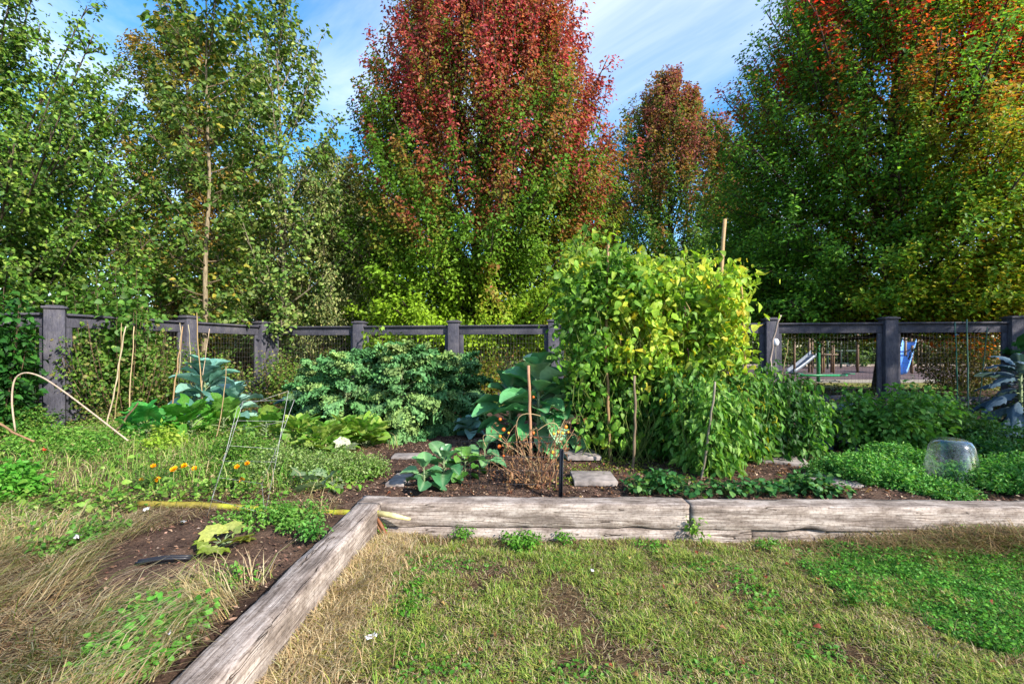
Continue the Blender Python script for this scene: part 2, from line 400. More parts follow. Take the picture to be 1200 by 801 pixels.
# ------------------------------------------------------------------ trees
def tree(name, label, x, y, H, R, env, colf, cz0=1.0, trunk_r=.15, nb=50, nsub=12, nleaf=50000, lsize=.1, tmpl=TD,
         elev=lambda t: .6, seed=1, group=None, jit=.16, droop=.3, bark=A(90, 78, 68), sublen=.8, curve=.25, z0=0, flat=.5,
         mat='leaf', inner=.2, lean=(0, 0), bark_branch=None, start_min=.05, wobble=1.0, tp=1.0, plumes=0, plen=1.5, pleaf=220, pelev=lambda t: .8, prad=.2):
    r = np.random.default_rng(seed)
    T = thing(name, label, 'tree', (x, y, z0), group=group)
    gt = Geo(); gl = Geo()
    n = 14; zz = np.linspace(-.2, H * .96, n)
    wob = np.cumsum(r.normal(0, H * .006 * wobble, (n, 2)), 0); wob -= wob[0]
    tx = np.column_stack([wob[:, 0] + lean[0] * zz / H, wob[:, 1] + lean[1] * zz / H, zz])
    rad = trunk_r * (1 - zz / H * .93).clip(.04, 1); rad[0] *= 1.35; rad[1] *= 1.05
    tube(gt, tx, rad, 8, bark)
    def trunk_at(z):
        return np.array([np.interp(z, zz, tx[:, 0]), np.interp(z, zz, tx[:, 1]), z])
    bb = bark if bark_branch is None else bark_branch
    P = []; O = []; B = []
    wts = []
    subs = []
    for k in range(nb):
        t = ((k + .5) / nb) ** tp + r.normal(0, .02); t = min(max(t, .0), 1)
        az = k * 2.39996 + r.normal(0, .25)
        rr = R * env(t) * r.uniform(.72, 1.1)
        zt = cz0 + t * (H - cz0)
        c = trunk_at(min(zt, H * .95))
        tgt = np.array([c[0] + rr * math.cos(az), c[1] + rr * math.sin(az), zt])
        zs = max(start_min * H, min(zt - rr * math.tan(elev(t)), H * .93))
        st = trunk_at(zs)
        mid = (st + tgt) / 2; mid[2] -= curve * np.linalg.norm(tgt - st) * .5
        mid += r.normal(0, .04, 3) * rr
        s = np.linspace(0, 1, 7)[:, None]
        bz = (1 - s) ** 2 * st + 2 * s * (1 - s) * mid + s ** 2 * tgt
        br = trunk_r * .33 * (1 - zs / H * .6)
        tube(gt, bz, np.linspace(br, .006 + br * .1, 7), 5, bb)
        Lb = np.linalg.norm(tgt - st)
        brand = r.random()
        for j in range(nsub):
            s = inner + (1 - inner) * (j + r.random()) / nsub
            p = (1 - s) ** 2 * st + 2 * s * (1 - s) * mid + s ** 2 * tgt
            tan = nrm(2 * (1 - s) * (mid - st) + 2 * s * (tgt - mid))
            d = r.normal(0, 1, 3); d -= tan * d.dot(tan); d = nrm(d)
            d = nrm(tan * .75 + d * .7 + np.array([0, 0, .25]))
            l = sublen * (1.25 - s * .6) * r.uniform(.6, 1.2) * min(1, Lb * .45)
            if s > .96: d = nrm(tan + r.normal(0, .15, 3))
            subs.append((p, p + d * l, s, brand, Lb))
            P.append(p)
    for (a, b, s, br_, Lb) in subs:
        m_ = (a + b) / 2 + r.normal(0, .03, 3)
        tube(gt, [a, m_, b], [.009 + trunk_r * .04, .007 + trunk_r * .02, .003], 3, bb, cap=False)
    S0 = np.array([s[0] for s in subs]); S1 = np.array([s[1] for s in subs]); SB = np.array([s[3] for s in subs])
    ll = np.linalg.norm(S1 - S0, axis=1) + .15; pr = ll / ll.sum()
    k = r.choice(len(subs), nleaf, p=pr)
    u = r.random(nleaf) ** .8 * 1.08
    clump = r.normal(0, jit, (len(subs), 3))
    pos = S0[k] + (S1[k] - S0[k]) * u[:, None] + r.normal(0, jit, (nleaf, 3)) * (.6 + .5 * (1 - u[:, None])) 
    axis_pt = np.column_stack([np.interp(pos[:, 2], zz, tx[:, 0]), np.interp(pos[:, 2], zz, tx[:, 1])])
    out = pos.copy(); out[:, :2] -= axis_pt; rad_ = np.linalg.norm(out[:, :2], axis=1); out[:, 2] = 0
    outer = rad_ / (R + 1e-6)
    bsel = SB[k]
    if plumes:
        # upswept sprays that make the outer skin of the crown
        th = r.random(plumes) ** 1.25; eR = R * np.array([env(t) for t in th])
        az = r.random(plumes) * 2 * PI; ee = np.array([pelev(t) for t in th]) + r.normal(0, .12, plumes)
        rt = eR * r.uniform(.72, 1.04, plumes) ; zt_ = cz0 + th * (H - cz0)
        cxy = np.column_stack([np.interp(zt_, zz, tx[:, 0]), np.interp(zt_, zz, tx[:, 1])])
        tip = np.column_stack([cxy[:, 0] + rt * np.cos(az), cxy[:, 1] + rt * np.sin(az), zt_])
        az2 = az + r.normal(0, .3, plumes)
        pd = np.column_stack([np.cos(az2) * np.cos(ee), np.sin(az2) * np.cos(ee), np.sin(ee)])
        pl_ = plen * r.uniform(.6, 1.25, plumes); bs = tip - pd * pl_[:, None]
        for i in range(plumes):
            tube(gt, [bs[i], (bs[i] + tip[i]) / 2 - [0, 0, .05], tip[i]], [.018, .011, .004], 3, bb, cap=False)
        kk = r.integers(0, plumes, plumes * pleaf); ss = r.random(len(kk)) ** .9
        pp = bs[kk] + (tip - bs)[kk] * ss[:, None]; pp[:, 2] -= .1 * (ss * (1 - ss))
        pp += r.normal(0, 1, pp.shape) * (prad * (1.05 - ss) ** .6 + .05)[:, None]
        pos = np.concatenate([pos, pp]); nleaf += len(pp)
        axis_pt = np.column_stack([np.interp(pos[:, 2], zz, tx[:, 0]), np.interp(pos[:, 2], zz, tx[:, 1])])
        out = pos.copy(); out[:, :2] -= axis_pt; outer = np.linalg.norm(out[:, :2], axis=1) / R; out[:, 2] = 0
        bsel = np.concatenate([bsel, r.random(plumes)[kk]])
    ax, up = rand_leaf_dirs(nleaf, r, nrm(out), .5, droop, flat)
    up = up + nrm(out) * .3
    col = np.clip(colf(pos, outer, bsel, r) * np.array([2.25, 1.98, 1.5]), 0, .8)
    keep = pos[:, 2] > .15
    place(gl, tmpl, pos[keep], ax[keep], up[keep], (lsize * r.uniform(.6, 1.25, nleaf))[keep], col[keep])
    gt.build('trunk', M['bark'], T, smooth=True)
    gl.build('crown', M[mat], T)
    return T

# ------------------------------------------------------------------ bushy plants
def bush(name, label, cat, x, y, h, r_, cols, n_stems=12, n_leaves=1500, lsize=.05, tmpl=TO, z0=.17, seed=1, droop=.3, group=None,
         stem_col=A(100, 120, 60), w=None, mat='leaf', flat=.5, spread=1.0, stem_r=.004, low=.1, jit=.05, shape=1.0, make=True, extra=None, colf=None, oval=1.0):
    r = np.random.default_rng(seed)
    T = thing(name, label, cat, (x, y, z0), group=group)
    gs = Geo(); gl = Geo()
    ST = []
    for k in range(n_stems):
        az = r.random() * 2 * PI; rr = r_ * math.sqrt(r.random()) * spread
        hh = h * (1 - .35 * (rr / r_) ** 2 * shape) * r.uniform(.75, 1.03)
        e = np.array([rr * math.cos(az), rr * math.sin(az) * oval, hh])
        b = np.array([e[0] * .25, e[1] * .25, -.02]) + r.normal(0, .02, 3) * [1, 1, 0]
        m_ = np.array([e[0] * .85, e[1] * .85, hh * .45])
        s = np.linspace(0, 1, 6)[:, None]
        bz = (1 - s) ** 2 * b + 2 * s * (1 - s) * m_ + s ** 2 * e
        tube(gs, bz, np.linspace(stem_r * 1.4, stem_r * .4, 6), 4, stem_col, cap=False)
        ST.append(bz)
    ST = np.array(ST)
    k = r.integers(0, n_stems, n_leaves); t = low + (1 - low) * r.random(n_leaves) ** .8
    ti = t * 4.999; i0 = ti.astype(int); f = (ti - i0)[:, None]
    pos = ST[k, i0] * (1 - f) + ST[k, i0 + 1] * f
    # leaf stalks reach away from the stem
    d = r.normal(0, 1, (n_leaves, 3)); d[:, 2] *= .4; d = nrm(d)
    reach = jit * (1 + .8 * (1 - t))[:, None] * r.uniform(.4, 1.8, (n_leaves, 1))
    pos = pos + d * reach
    ax = d.copy() + r.normal(0, .3, d.shape); ax[:, 2] -= droop
    up = r.normal(0, 1 - flat, (n_leaves, 3)); up[:, 2] += flat + .2
    keep = pos[:, 2] > .005
    col = palette(cols, n_leaves, r, w) if colf is None else colf(pos, r)
    sz = lsize * r.uniform(.55, 1.2, n_leaves) * (1.1 - .3 * t)
    place(gl, tmpl, pos[keep], ax[keep], up[keep], sz[keep], col[keep], vein=np.mean(np.asarray(cols), 0) * 1.5)
    gs.build('stem', M['cane'], T, smooth=True)
    gl.build('foliage', M[mat], T)
    if extra: extra(T, r)
    return T

def rosette(name, label, cat, x, y, hs, n_leaves, L0, tmpls, cols, vein, z0=.17, seed=1, group=None, elev=(-.3, 1.2), start=.1, pet=.35,
            stem_r=.015, mat='leaf_waxy', stem_col=A(140, 160, 110), lean=0., size_var=.2, smooth=True, pet_r=.006, upj=.25, frill=0):
    """a central stem with long-stalked leaves in a spiral (cabbage family, squash)"""
    r = np.random.default_rng(seed)
    T = thing(name, label, cat, (x, y, z0), group=group)
    gs = Geo(); gl = Geo()
    top = np.array([lean, 0, hs])
    tube(gs, [[0, 0, -.03], top * .5 + [0, 0, 0], top], [stem_r * 1.2, stem_r, stem_r * .7], 7, stem_col)
    for k in range(n_leaves):
        t = start + (1 - start) * (k + r.random() * .5) / n_leaves
        az = k * 2.4 + r.normal(0, .25)
        e = elev[0] + (elev[1] - elev[0]) * (t - start) / (1 - start + 1e-6) + r.normal(0, .15)
        Lk = L0 * r.uniform(1 - size_var, 1 + size_var) * (1.05 - .35 * max(0, t - .6) / .4)
        b = top * t
        d = np.array([math.cos(az) * math.cos(e), math.sin(az) * math.cos(e), math.sin(e)])
        pl = Lk * pet
        pe = b + d * pl + np.array([0, 0, .02 * Lk])
        tube(gs, [b, (b + pe) / 2 + [0, 0, .03 * Lk], pe], [pet_r * 1.2, pet_r, pet_r * .8], 5, stem_col * 1.15, cap=False)
        up = np.array([-math.cos(az) * math.sin(e), -math.sin(az) * math.sin(e), math.cos(e)]) + r.normal(0, upj, 3)
        c = palette(cols, 1, r, jit=.1)
        place(gl, tmpls[r.integers(len(tmpls))], pe[None], d[None], up[None], Lk, c, vein=vein)
        if frill:
            lv = gl.v[-1].reshape(32, 19, 3); cols_ = r.choice([0, 1, 2, 3, 15, 16, 17, 18, 1, 17], frill); rows = r.integers(3, 32, frill)
            fp = lv[rows, cols_] + r.normal(0, .006, (frill, 3)); fd = r.normal(0, 1, (frill, 3)) + d * .5
            place(gl, T_ovate(.9, .45, .4), fp, fd, r.normal(0, 1, (frill, 3)), .03 * r.uniform(.5, 1.3, frill), np.clip(c * (1 + r.normal(0, .12, (frill, 1))), 0, 1))
    gs.build('stem', M['cane'], T, smooth=True)
    gl.build('foliage', M[mat], T, smooth=smooth)
    return T

# ================================================================== CAMERA, WORLD, SUN
cam = bpy.data.cameras.new('camera'); co = bpy.data.objects.new('camera', cam); COL.objects.link(co)
cam.lens = F / 1200 * 36; cam.sensor_width = 36; cam.clip_end = 2000; cam.clip_start = .05
co.location = (0, 0, CAM_H); co.rotation_euler = (PI / 2, 0, 0); cam.shift_y = (HZ - 400.5) / 1200
scene.camera = co
SUN_EL = math.radians(33); SUN_A = math.radians(48)     # angle from straight behind the camera towards the right
sx, sy, sz = math.cos(SUN_EL) * math.sin(SUN_A), -math.cos(SUN_EL) * math.cos(SUN_A), math.sin(SUN_EL)
sl = bpy.data.lights.new('sun', 'SUN'); sl.energy = 4.2; sl.angle = math.radians(.5); sl.color = (1, .93, .82)
so = bpy.data.objects.new('sun', sl); COL.objects.link(so)
from mathutils import Vector
so.rotation_euler = Vector((sx, sy, sz)).to_track_quat('Z', 'Y').to_euler()
w = bpy.data.worlds.new('World'); scene.world = w; w.use_nodes = True
nt = w.node_tree; nt.nodes.clear()
out = nt.nodes.new('ShaderNodeOutputWorld'); bg = nt.nodes.new('ShaderNodeBackground')
sky = nt.nodes.new('ShaderNodeTexSky'); sky.sky_type = 'NISHITA'; sky.sun_disc = False
sky.sun_elevation = SUN_EL; sky.sun_rotation = math.atan2(sx, sy); sky.air_density = 1.0; sky.dust_density = .6; sky.ozone_density = 2.0
tc = nt.nodes.new('ShaderNodeTexCoord')
sep = nt.nodes.new('ShaderNodeSeparateXYZ'); L(nt, tc.outputs['Generated'], sep.inputs[0])
# project the view direction on a high cloud layer
mz = nt.nodes.new('ShaderNodeMath'); mz.operation = 'MAXIMUM'; L(nt, sep.outputs[2], mz.inputs[0]); mz.inputs[1].default_value = .05
dx = nt.nodes.new('ShaderNodeMath'); dx.operation = 'DIVIDE'; L(nt, sep.outputs[0], dx.inputs[0]); L(nt, mz.outputs[0], dx.inputs[1])
dy = nt.nodes.new('ShaderNodeMath'); dy.operation = 'DIVIDE'; L(nt, sep.outputs[1], dy.inputs[0]); L(nt, mz.outputs[0], dy.inputs[1])
cb = nt.nodes.new('ShaderNodeCombineXYZ'); L(nt, dx.outputs[0], cb.inputs[0]); L(nt, dy.outputs[0], cb.inputs[1])
mp = nt.nodes.new('ShaderNodeMapping'); mp.inputs['Scale'].default_value = (.62, .5, 1); mp.inputs['Location'].default_value = (3.1, 1.4, 0); mp.inputs['Rotation'].default_value = (0, 0, .5)
L(nt, cb.outputs[0], mp.inputs[0])
cn = noise(nt, mp.outputs[0], 1.1, 8, .58, .6)
cr = ramp(nt, cn.outputs['Fac'], [(.45, (0, 0, 0)), (.74, (1, 1, 1))])
cmul = nt.nodes.new('ShaderNodeMath'); cmul.operation = 'MULTIPLY'; L(nt, cr.outputs[0], cmul.inputs[0]); cmul.inputs[1].default_value = .85
sat = nt.nodes.new('ShaderNodeHueSaturation'); sat.inputs['Saturation'].default_value = 1.35; sat.inputs['Value'].default_value = 1.0; L(nt, sky.outputs[0], sat.inputs['Color'])
mc = mixc(nt, cmul.outputs[0], sat.outputs[0], (4.3, 4.5, 4.9))
L(nt, mc, bg.inputs[0]); bg.inputs[1].default_value = .15; L(nt, bg.outputs[0], out.inputs[0])
vs = scene.view_settings; vs.view_transform = 'Standard'; vs.look = 'None'; vs.gamma = 1; vs.use_curve_mapping = False; vs.exposure = 1.27
cy = scene.cycles; cy.max_bounces = 5; cy.diffuse_bounces = 4; cy.glossy_bounces = 2; cy.transmission_bounces = 4; cy.transparent_max_bounces = 6
cy.caustics_reflective = False; cy.caustics_refractive = False; cy.sample_clamp_indirect = 6

# ================================================================== GROUND
def grid(xs, ys, zf):
    X, Y = np.meshgrid(xs, ys, indexing='ij'); Z = zf(X, Y)
    n, m = X.shape
    i = np.arange(n - 1)[:, None] * m; j = np.arange(m - 1)[None]
    q = np.stack([i + j, i + m + j, i + m + j + 1, i + j + 1], -1).reshape(-1, 4)
    return np.stack([X, Y, Z], -1).reshape(-1, 3), q
FX, FY = -1.13, 3.72                # rear left corner of the timber edging
g = Geo()
xs = np.concatenate([[-400, -120, -40, -15], np.linspace(-8, 8, 130), [15, 40, 120, 400]])
ys = np.concatenate([[-60, -10, -3], np.linspace(-1, 4.2, 70), [6, 9, 12, 20, 40, 100, 400, 900]])
def lawn_z(X, Y):
    b = (np.abs(X) < 8) & (Y > -1.1) & (Y < 4.3)
    dip = .035 * sstep(.5, .0, 3.72 - .02 * (X - FX) - .185 - Y)
    h = (fnoise(X * 1.6, Y * 1.6) - .5) * .05 + (fnoise(X * 6, Y * 6) - .5) * .02
    h = h + .08 * np.exp(-(((X - 3.3) / .9) ** 2 + ((Y - 3.25) / .25) ** 2))     # heap of old grass against the timber
    return np.where(b, h - dip, 0)
v, q = grid(xs, ys, lawn_z); g.add(v, [q]); o = g.build('lawn_ground', M['lawn'], smooth=True); tag(o, kind='structure')
def bed_edge_y(X): return 3.72 - .02 * (X - FX)
def soil_z(X, Y):
    h = .185 + (fnoise(X * 1.3 + 9, Y * 1.3) - .5) * .07 + (fnoise(X * 7, Y * 7) - .5) * .04 + (fnoise(X * 19, Y * 19, 2) - .5) * .018
    return h
# main bed (behind the front timber) and left bed (left of the side timber), one soil sheet each
g = Geo(); v, q = grid(np.concatenate([np.linspace(-12, FX + .01, 190), np.linspace(FX + .02, 14, 230)]), np.linspace(0, 1, 130), lambda X, Y: X * 0)
X = v[:, 0]; s = v[:, 1]; Y = bed_edge_y(X) - .01 + s ** 1.5 * 11.0
v = np.column_stack([X, Y, soil_z(X, Y)]); g.add(v, [q]); o = g.build('garden_soil', M['soil'], smooth=True); tag(o, kind='structure')
g = Geo(); v, q = grid(np.linspace(0, 1, 150), np.linspace(-1.5, 3.72, 150), lambda X, Y: X * 0)
Y = v[:, 1]; X = -12 + (1 - (1 - v[:, 0]) ** 2.0) * (12 + FX - .005 - .012 * (FY - Y)) ; v2 = np.column_stack([X, Y, soil_z(X, Y)])
v2[:, 2] -= .05 * sstep(-1.5, -1.25, X) * sstep(3.6, 3, Y)
g.add(v2, [q]); o = g.build('left_bed_soil', M['soil'], smooth=True); tag(o, kind='structure')
# playground surfaces beyond the fence
for nm, mt, x0, x1, y0, y1, z in (('meadow_grass', 'meadow', -30, 60, 15.2, 19.2, .03), ('gravel_path', 'path', -30, 60, 19.2, 21.3, .034), ('playground_mulch', 'playmulch', 2, 60, 21.3, 38, .04)):
    g = Geo(); v, q = grid(np.linspace(x0, x1, 40), np.linspace(y0, y1, 14), lambda X, Y: z + (fnoise(X, Y) - .5) * .04 + .02)
    g.add(v, [q]); o = g.build(nm, M[mt], smooth=True); tag(o, kind='structure')

# ================================================================== TIMBERS
def timber(label, p0, p1, zt, zb, w, seed):
    """square beam from p0 to p1 (its left rear top edge); w = width"""
    p0 = np.array(p0); p1 = np.array(p1); Ln = np.linalg.norm(p1 - p0)
    r = np.random.default_rng(seed)
    nx = int(Ln / .035)
    xs_ = np.linspace(0, Ln, nx)
    # cross-section ring: rounded square with several points per side
    h = zt - zb; k = 5; ring = []
    bv = .007
    for (ax, ay, bx, by) in ((bv, 0, w - bv, 0), (w, -bv, w, -h + bv), (w - bv, -h, bv, -h), (0, -h + bv, 0, -bv)):
        for i in range(k): ring.append((ax + (bx - ax) * i / (k - 1), ay + (by - ay) * i / (k - 1)))
    ring = np.array(ring); m = len(ring)
    ctr = np.array([w / 2, -h / 2])
    V = np.zeros((nx, m, 3))
    for j, (a, b) in enumerate(ring):
        n1 = (fnoise(xs_ * 3 + seed * 7, np.full(nx, a * 14 + b * 11 + seed)) - .5) * .010
        n2 = (fnoise(xs_ * 16 + seed, np.full(nx, j * .9)) - .5) * .004
        corner = (j % k in (0, k - 1))
        chip = np.clip(fnoise(xs_ * 5 + seed * 3, np.full(nx, (j // k + (j % k == k - 1)) * 3.1), 3) - .52, 0, 1) * .06 if corner else 0
        d = ring[j] - ctr; d = d / np.linalg.norm(d)
        V[:, j, 0] = xs_
        V[:, j, 1] = a - w / 2 + d[0] * (n1 + n2 - chip)
        V[:, j, 2] = b + d[1] * (n1 + n2 - chip)
    i = np.arange(nx - 1)[:, None] * m; jj = np.arange(m)[None]; j2 = (jj + 1) % m
    q = np.stack([i + jj, i + j2, i + m + j2, i + m + jj], -1).reshape(-1, 4)
    g = Geo(); g.add(V.reshape(-1, 3), [q[:, ::-1], np.arange(m)[None], (np.arange(m)[::-1] + (nx - 1) * m)[None]])
    o = g.build('landscape_timber', M['timber'], smooth=False)
    for p in o.data.polygons: pass
    ang = math.atan2(p1[1] - p0[1], p1[0] - p0[0])
    nrm_ = np.array([math.sin(ang), -math.cos(ang)])
    o.location = (p0[0] + nrm_[0] * w / 2, p0[1] + nrm_[1] * w / 2, zt); o.rotation_euler = (0, 0, ang)
    # the ring's local y runs from rear (-w/2) to front (+w/2): mirror it
    o.scale = (1, -1, 1)
    return tag(o, label, 'timber')
XJ = gp(808, 590, .236)[0]
W_ = .185
timber('grey weathered beam, upper course of the front edging, corner end to the middle joint', (FX, bed_edge_y(FX)), (XJ - .004, bed_edge_y(XJ)), .236, .060, W_, 3)
timber('pale weathered beam with a knot, upper course of the front edging right of the joint', (XJ + .006, bed_edge_y(XJ) - .012), (6.2, bed_edge_y(6.2) - .012), .233, .056, W_, 5)
timber('half buried lower beam of the front edging, under the left upper beam', (FX + .02, bed_edge_y(FX) - .006), (1.72, bed_edge_y(1.72) - .006), .057, -.12, W_ + .004, 9)
timber('half buried lower beam of the front edging, under the right upper beam', (1.73, bed_edge_y(1.72) + .006), (6.0, bed_edge_y(6.0) + .006), .053, -.12, W_ - .004, 12)
# side beam runs towards the camera: p0 near, p1 far is its direction; its rear edge is the left one
a0 = np.array([FX - .028 * (FY - W_ - .0) , 0.]); 
p_far = np.array([FX + .0, FY - W_ - .004]); p_near = np.array([FX - .012 * 4.3, FY - W_ - 4.3])
timber('long weathered beam running from the corner towards the camera, dark crack along its top', p_near, p_far, .236, .02, W_ - .012, 21)

# ================================================================== FENCE
def fence(label, pts, name='garden_fence', end_post=True):
    T = thing(name, label, 'fence', (pts[0][0], pts[0][1], 0))
    ox, oy = pts[0]
    PT = 1.956
    for k, (x, y) in enumerate(pts):
        a = math.atan2(pts[min(k+1, len(pts)-1)][1] - pts[max(k-1, 0)][1], pts[min(k+1, len(pts)-1)][0] - pts[max(k-1, 0)][0])
        g = Geo(); box(g, (0, 0, PT / 2), (.235, .235, PT), a)
        p = g.build('post', M['fence'], T, loc=(x - ox, y - oy, 0)); bevel(p, .008)
        g = Geo(); box(g, (0, 0, PT + .018), (.285, .285, .035), a); box(g, (0, 0, PT + .044), (.2, .2, .016), a)
        bevel(g.build('cap', M['fence'], p), .006)
    for k in range(len(pts) - 1):
        (x0, y0), (x1, y1) = pts[k], pts[k + 1]
        d = np.array([x1 - x0, y1 - y0]); Ln = np.linalg.norm(d); d /= Ln; a = math.atan2(d[1], d[0])
        mx, my = (x0 + x1) / 2 - ox, (y0 + y1) / 2 - oy
        g = Geo(); box(g, (mx, my, 1.775), (Ln - .24, .05, .17), a); bevel(g.build('top_rail', M['fence'], T), .005)
        g = Geo(); box(g, (mx, my, 1.88), (Ln - .24, .15, .034), a); bevel(g.build('rail_cap', M['fence'], T), .005)
        g = Geo(); box(g, (mx, my, .36), (Ln - .24, .05, .17), a); bevel(g.build('bottom_rail', M['fence'], T), .005)
        for s in (-1, 1):
            c = s * (Ln / 2 - .165)
            g = Geo(); box(g, (mx + d[0] * c, my + d[1] * c, 1.067), (.09, .045, 1.24), a); bevel(g.build('side_trim', M['fence'], T), .004)
        g = Geo()
        inn = Ln / 2 - .21
        nv = int(2 * inn / .066)
        for i in range(nv + 1):
            c = -inn + 2 * inn * i / nv
            tube(g, [[mx + d[0]*c, my + d[1]*c, .445], [mx + d[0]*c, my + d[1]*c, 1.69]], .0017, 3, cap=False)
        for z in np.arange(.5, 1.68, .1):
            tube(g, [[mx - d[0]*inn, my - d[1]*inn, z], [mx + d[0]*inn, my + d[1]*inn, z]], .0017, 3, cap=False)
        g.build('wire_panel', M['wire'], T)
    return T
back = [(-5.65 + 15.29 * k / 7, 11.3 - 2.0 * k / 7) for k in range(0, 9)]
fence('dark grey post and rail fence with wire mesh along the back of the garden', back)
fence('dark grey fence with wire mesh along the left side, half hidden in leaves', [(-11.2, 6.9), (-9.0, 7.05), (-6.76, 7.16), (-6.2, 9.25), (-5.72, 11.05)], name='garden_fence')

# ================================================================== TREES
def col_red_maple(zr0, zr1, low=A(140, 180, 52), mid=A(88, 135, 48), red=(A(140, 46, 68), A(160, 74, 88), A(118, 50, 58), A(168, 102, 100), A(140, 92, 66)), right_red=.0, bronze=A(128, 104, 54)):
    def f(pos, outer, br, r):
        n = len(pos)
        z = pos[:, 2]
        k = sstep(zr0, zr1, z + (br - .5) * 8.0 + (outer - .7) * 3.0 + right_red * pos[:, 0] + r.normal(0, .45, n))
        g_ = mid * 1.0 + (low - mid)[None] * sstep(zr0 * .9, zr0 * .3, z)[:, None] * .9
        rc = palette(red, n, r, None, .2)
        bz = bronze[None] * (1 + r.normal(0, .15, (n, 1)))
        c = g_ * (1 + r.normal(0, .18, (n, 1)) + (br[:, None] - .5) * .35)
        k1 = np.clip(k * 2, 0, 1)[:, None]; k2 = np.clip(k * 2 - 1, 0, 1)[:, None]
        c = c * (1 - k1) + bz * k1; c = c * (1 - k2) + rc * k2
        return np.clip(c, .003, .8)
    return f
def env_pts(ts, rs): return lambda t: float(np.interp(t, ts, rs))
def col_mix(cols, w=None, jit=.16):
    return lambda pos, outer, br, r: palette(cols, len(pos), r, w, jit)

tree('maple_tree', 'big maple with red upper crown and yellow-green skirt behind the middle of the fence', -1.3, 15.2, 17.3, 4.45,
     env_pts([0, .1, .25, .45, .62, .8, .92, 1], [.9, 1, 1, .87, .66, .42, .2, .04]), col_red_maple(5.0, 10.4, right_red=.4),
     cz0=1.6, trunk_r=.2, nb=150, nsub=11, nleaf=100000, lsize=.11, plumes=1150, plen=2.1, pleaf=210, prad=.13, pelev=lambda t: .25 + 1.0 * min(1, t * 2.2), tp=1.35, elev=lambda t: .15 + .9 * min(1, t * 1.8), seed=11, jit=.16, sublen=.7, mat='leaf_red', inner=.3, curve=.3, start_min=.09, droop=.5)
tree('maple_tree', 'smaller maple with a dusky red top seen between the two big maples', 8.6, 26.0, 16.4, 5.4,
     env_pts([0, .2, .45, .7, .88, 1], [.85, 1, .95, .68, .36, .06]), col_red_maple(8.8, 13.6, low=A(70, 105, 40), mid=A(84, 130, 54), red=(A(122, 62, 74), A(138, 88, 92), A(100, 62, 58), A(112, 98, 60))),
     cz0=2.0, trunk_r=.2, nb=90, nsub=10, nleaf=45000, lsize=.17, plumes=700, plen=2.6, pleaf=125, prad=.2, pelev=lambda t: .4 + .8 * min(1, t * 1.6), tp=1.1, elev=lambda t: .5 + .7 * min(1, t * 1.5), seed=12, jit=.16, sublen=1.0, mat='leaf_red', inner=.3, curve=.3, start_min=.1)
def col_right(pos, outer, br, r):
    n = len(pos)
    dark = palette([A(84, 138, 54), A(108, 165, 58), A(70, 118, 50)], n, r, None, .15)
    yel = palette([A(140, 165, 40), A(190, 175, 50), A(110, 150, 40)], n, r, None, .15)
    red = palette([A(190, 50, 45), A(205, 90, 50), A(150, 45, 50)], n, r, None, .15)
    z = pos[:, 2]
    ky = sstep(-2.2, 2.0, pos[:, 0] + np.clip(4.5 - z, 0, 2) * .9 + r.normal(0, .5, n) + (br - .5) * 3)[:, None] * .8
    hi = sstep(5.5, 9.5, z + (br - .5) * 5 + .35 * pos[:, 0])
    kr = (hi * sstep(.62, .82, br + r.normal(0, .08, n)))[:, None]
    lowr = ((z < 3.2) & (pos[:, 0] > 1.5) & (br > .6))[:, None] * .75
    c = dark * (1 - ky) + yel * ky
    k = np.maximum(kr, lowr)
    org = palette([A(215, 130, 45), A(220, 95, 50)], n, r, None, .12)
    return c * (1 - k) + np.where(lowr > 0, org, red) * k
tree('maple_tree', 'large dark green maple with orange and red sprays standing on the right', 10.08, 13.2, 15.5, 5.2,
     env_pts([0, .12, .3, .55, .8, 1], [.9, 1, .97, .78, .5, .15]), col_right,
     cz0=2.3, trunk_r=.22, nb=150, nsub=11, nleaf=110000, lsize=.108, plumes=1250, plen=2.0, pleaf=200, prad=.15, pelev=lambda t: .05 + .95 * min(1, t * 2.0), tp=1.45, elev=lambda t: .1 + .9 * min(1, t * 1.5), seed=13, jit=.18, sublen=.8, mat='leaf_red', inner=.25, curve=.25, start_min=.1, flat=.75)
G1 = [A(110, 140, 75), A(88, 122, 62), A(130, 152, 92), A(70, 102, 52)]
# dense leafy tree far left
tree('alder_tree', 'dense broad leaved green tree filling the left edge and hanging over the fence', -10.0, 9.0, 8.1, 3.5,
     env_pts([0, .15, .4, .7, .9, 1], [.9, 1.0, 1, .9, .75, .3]), col_mix([A(74, 115, 45), A(98, 140, 60), A(58, 92, 42), A(125, 158, 78), A(70, 90, 48)]),
     cz0=1.0, trunk_r=.11, nb=130, nsub=12, nleaf=105000, lsize=.088, tmpl=TO, elev=lambda t: .3 + .8 * t, seed=21, jit=.11, sublen=.6, curve=.2, flat=.35, start_min=.03, bark=A(95, 85, 70))
tree('alder_tree', 'tall slender tree with a pale straight trunk behind the left fence', -6.75, 10.65, 10.3, 1.4,
     env_pts([0, .2, .5, .75, .9, 1], [.6, .8, .9, .85, .75, .2]), col_mix([A(78, 112, 52), A(104, 128, 70), A(60, 88, 44), A(140, 140, 60)], [.4, .3, .25, .05]),
     cz0=2.0, trunk_r=.066, wobble=.3, nb=50, nsub=8, inner=.3, nleaf=8500, lsize=.12, tmpl=TO, elev=lambda t: .4 + .5 * t, seed=22, jit=.13, sublen=.6, bark=A(172, 156, 128, .5), bark_branch=A(130, 115, 92), start_min=.2)
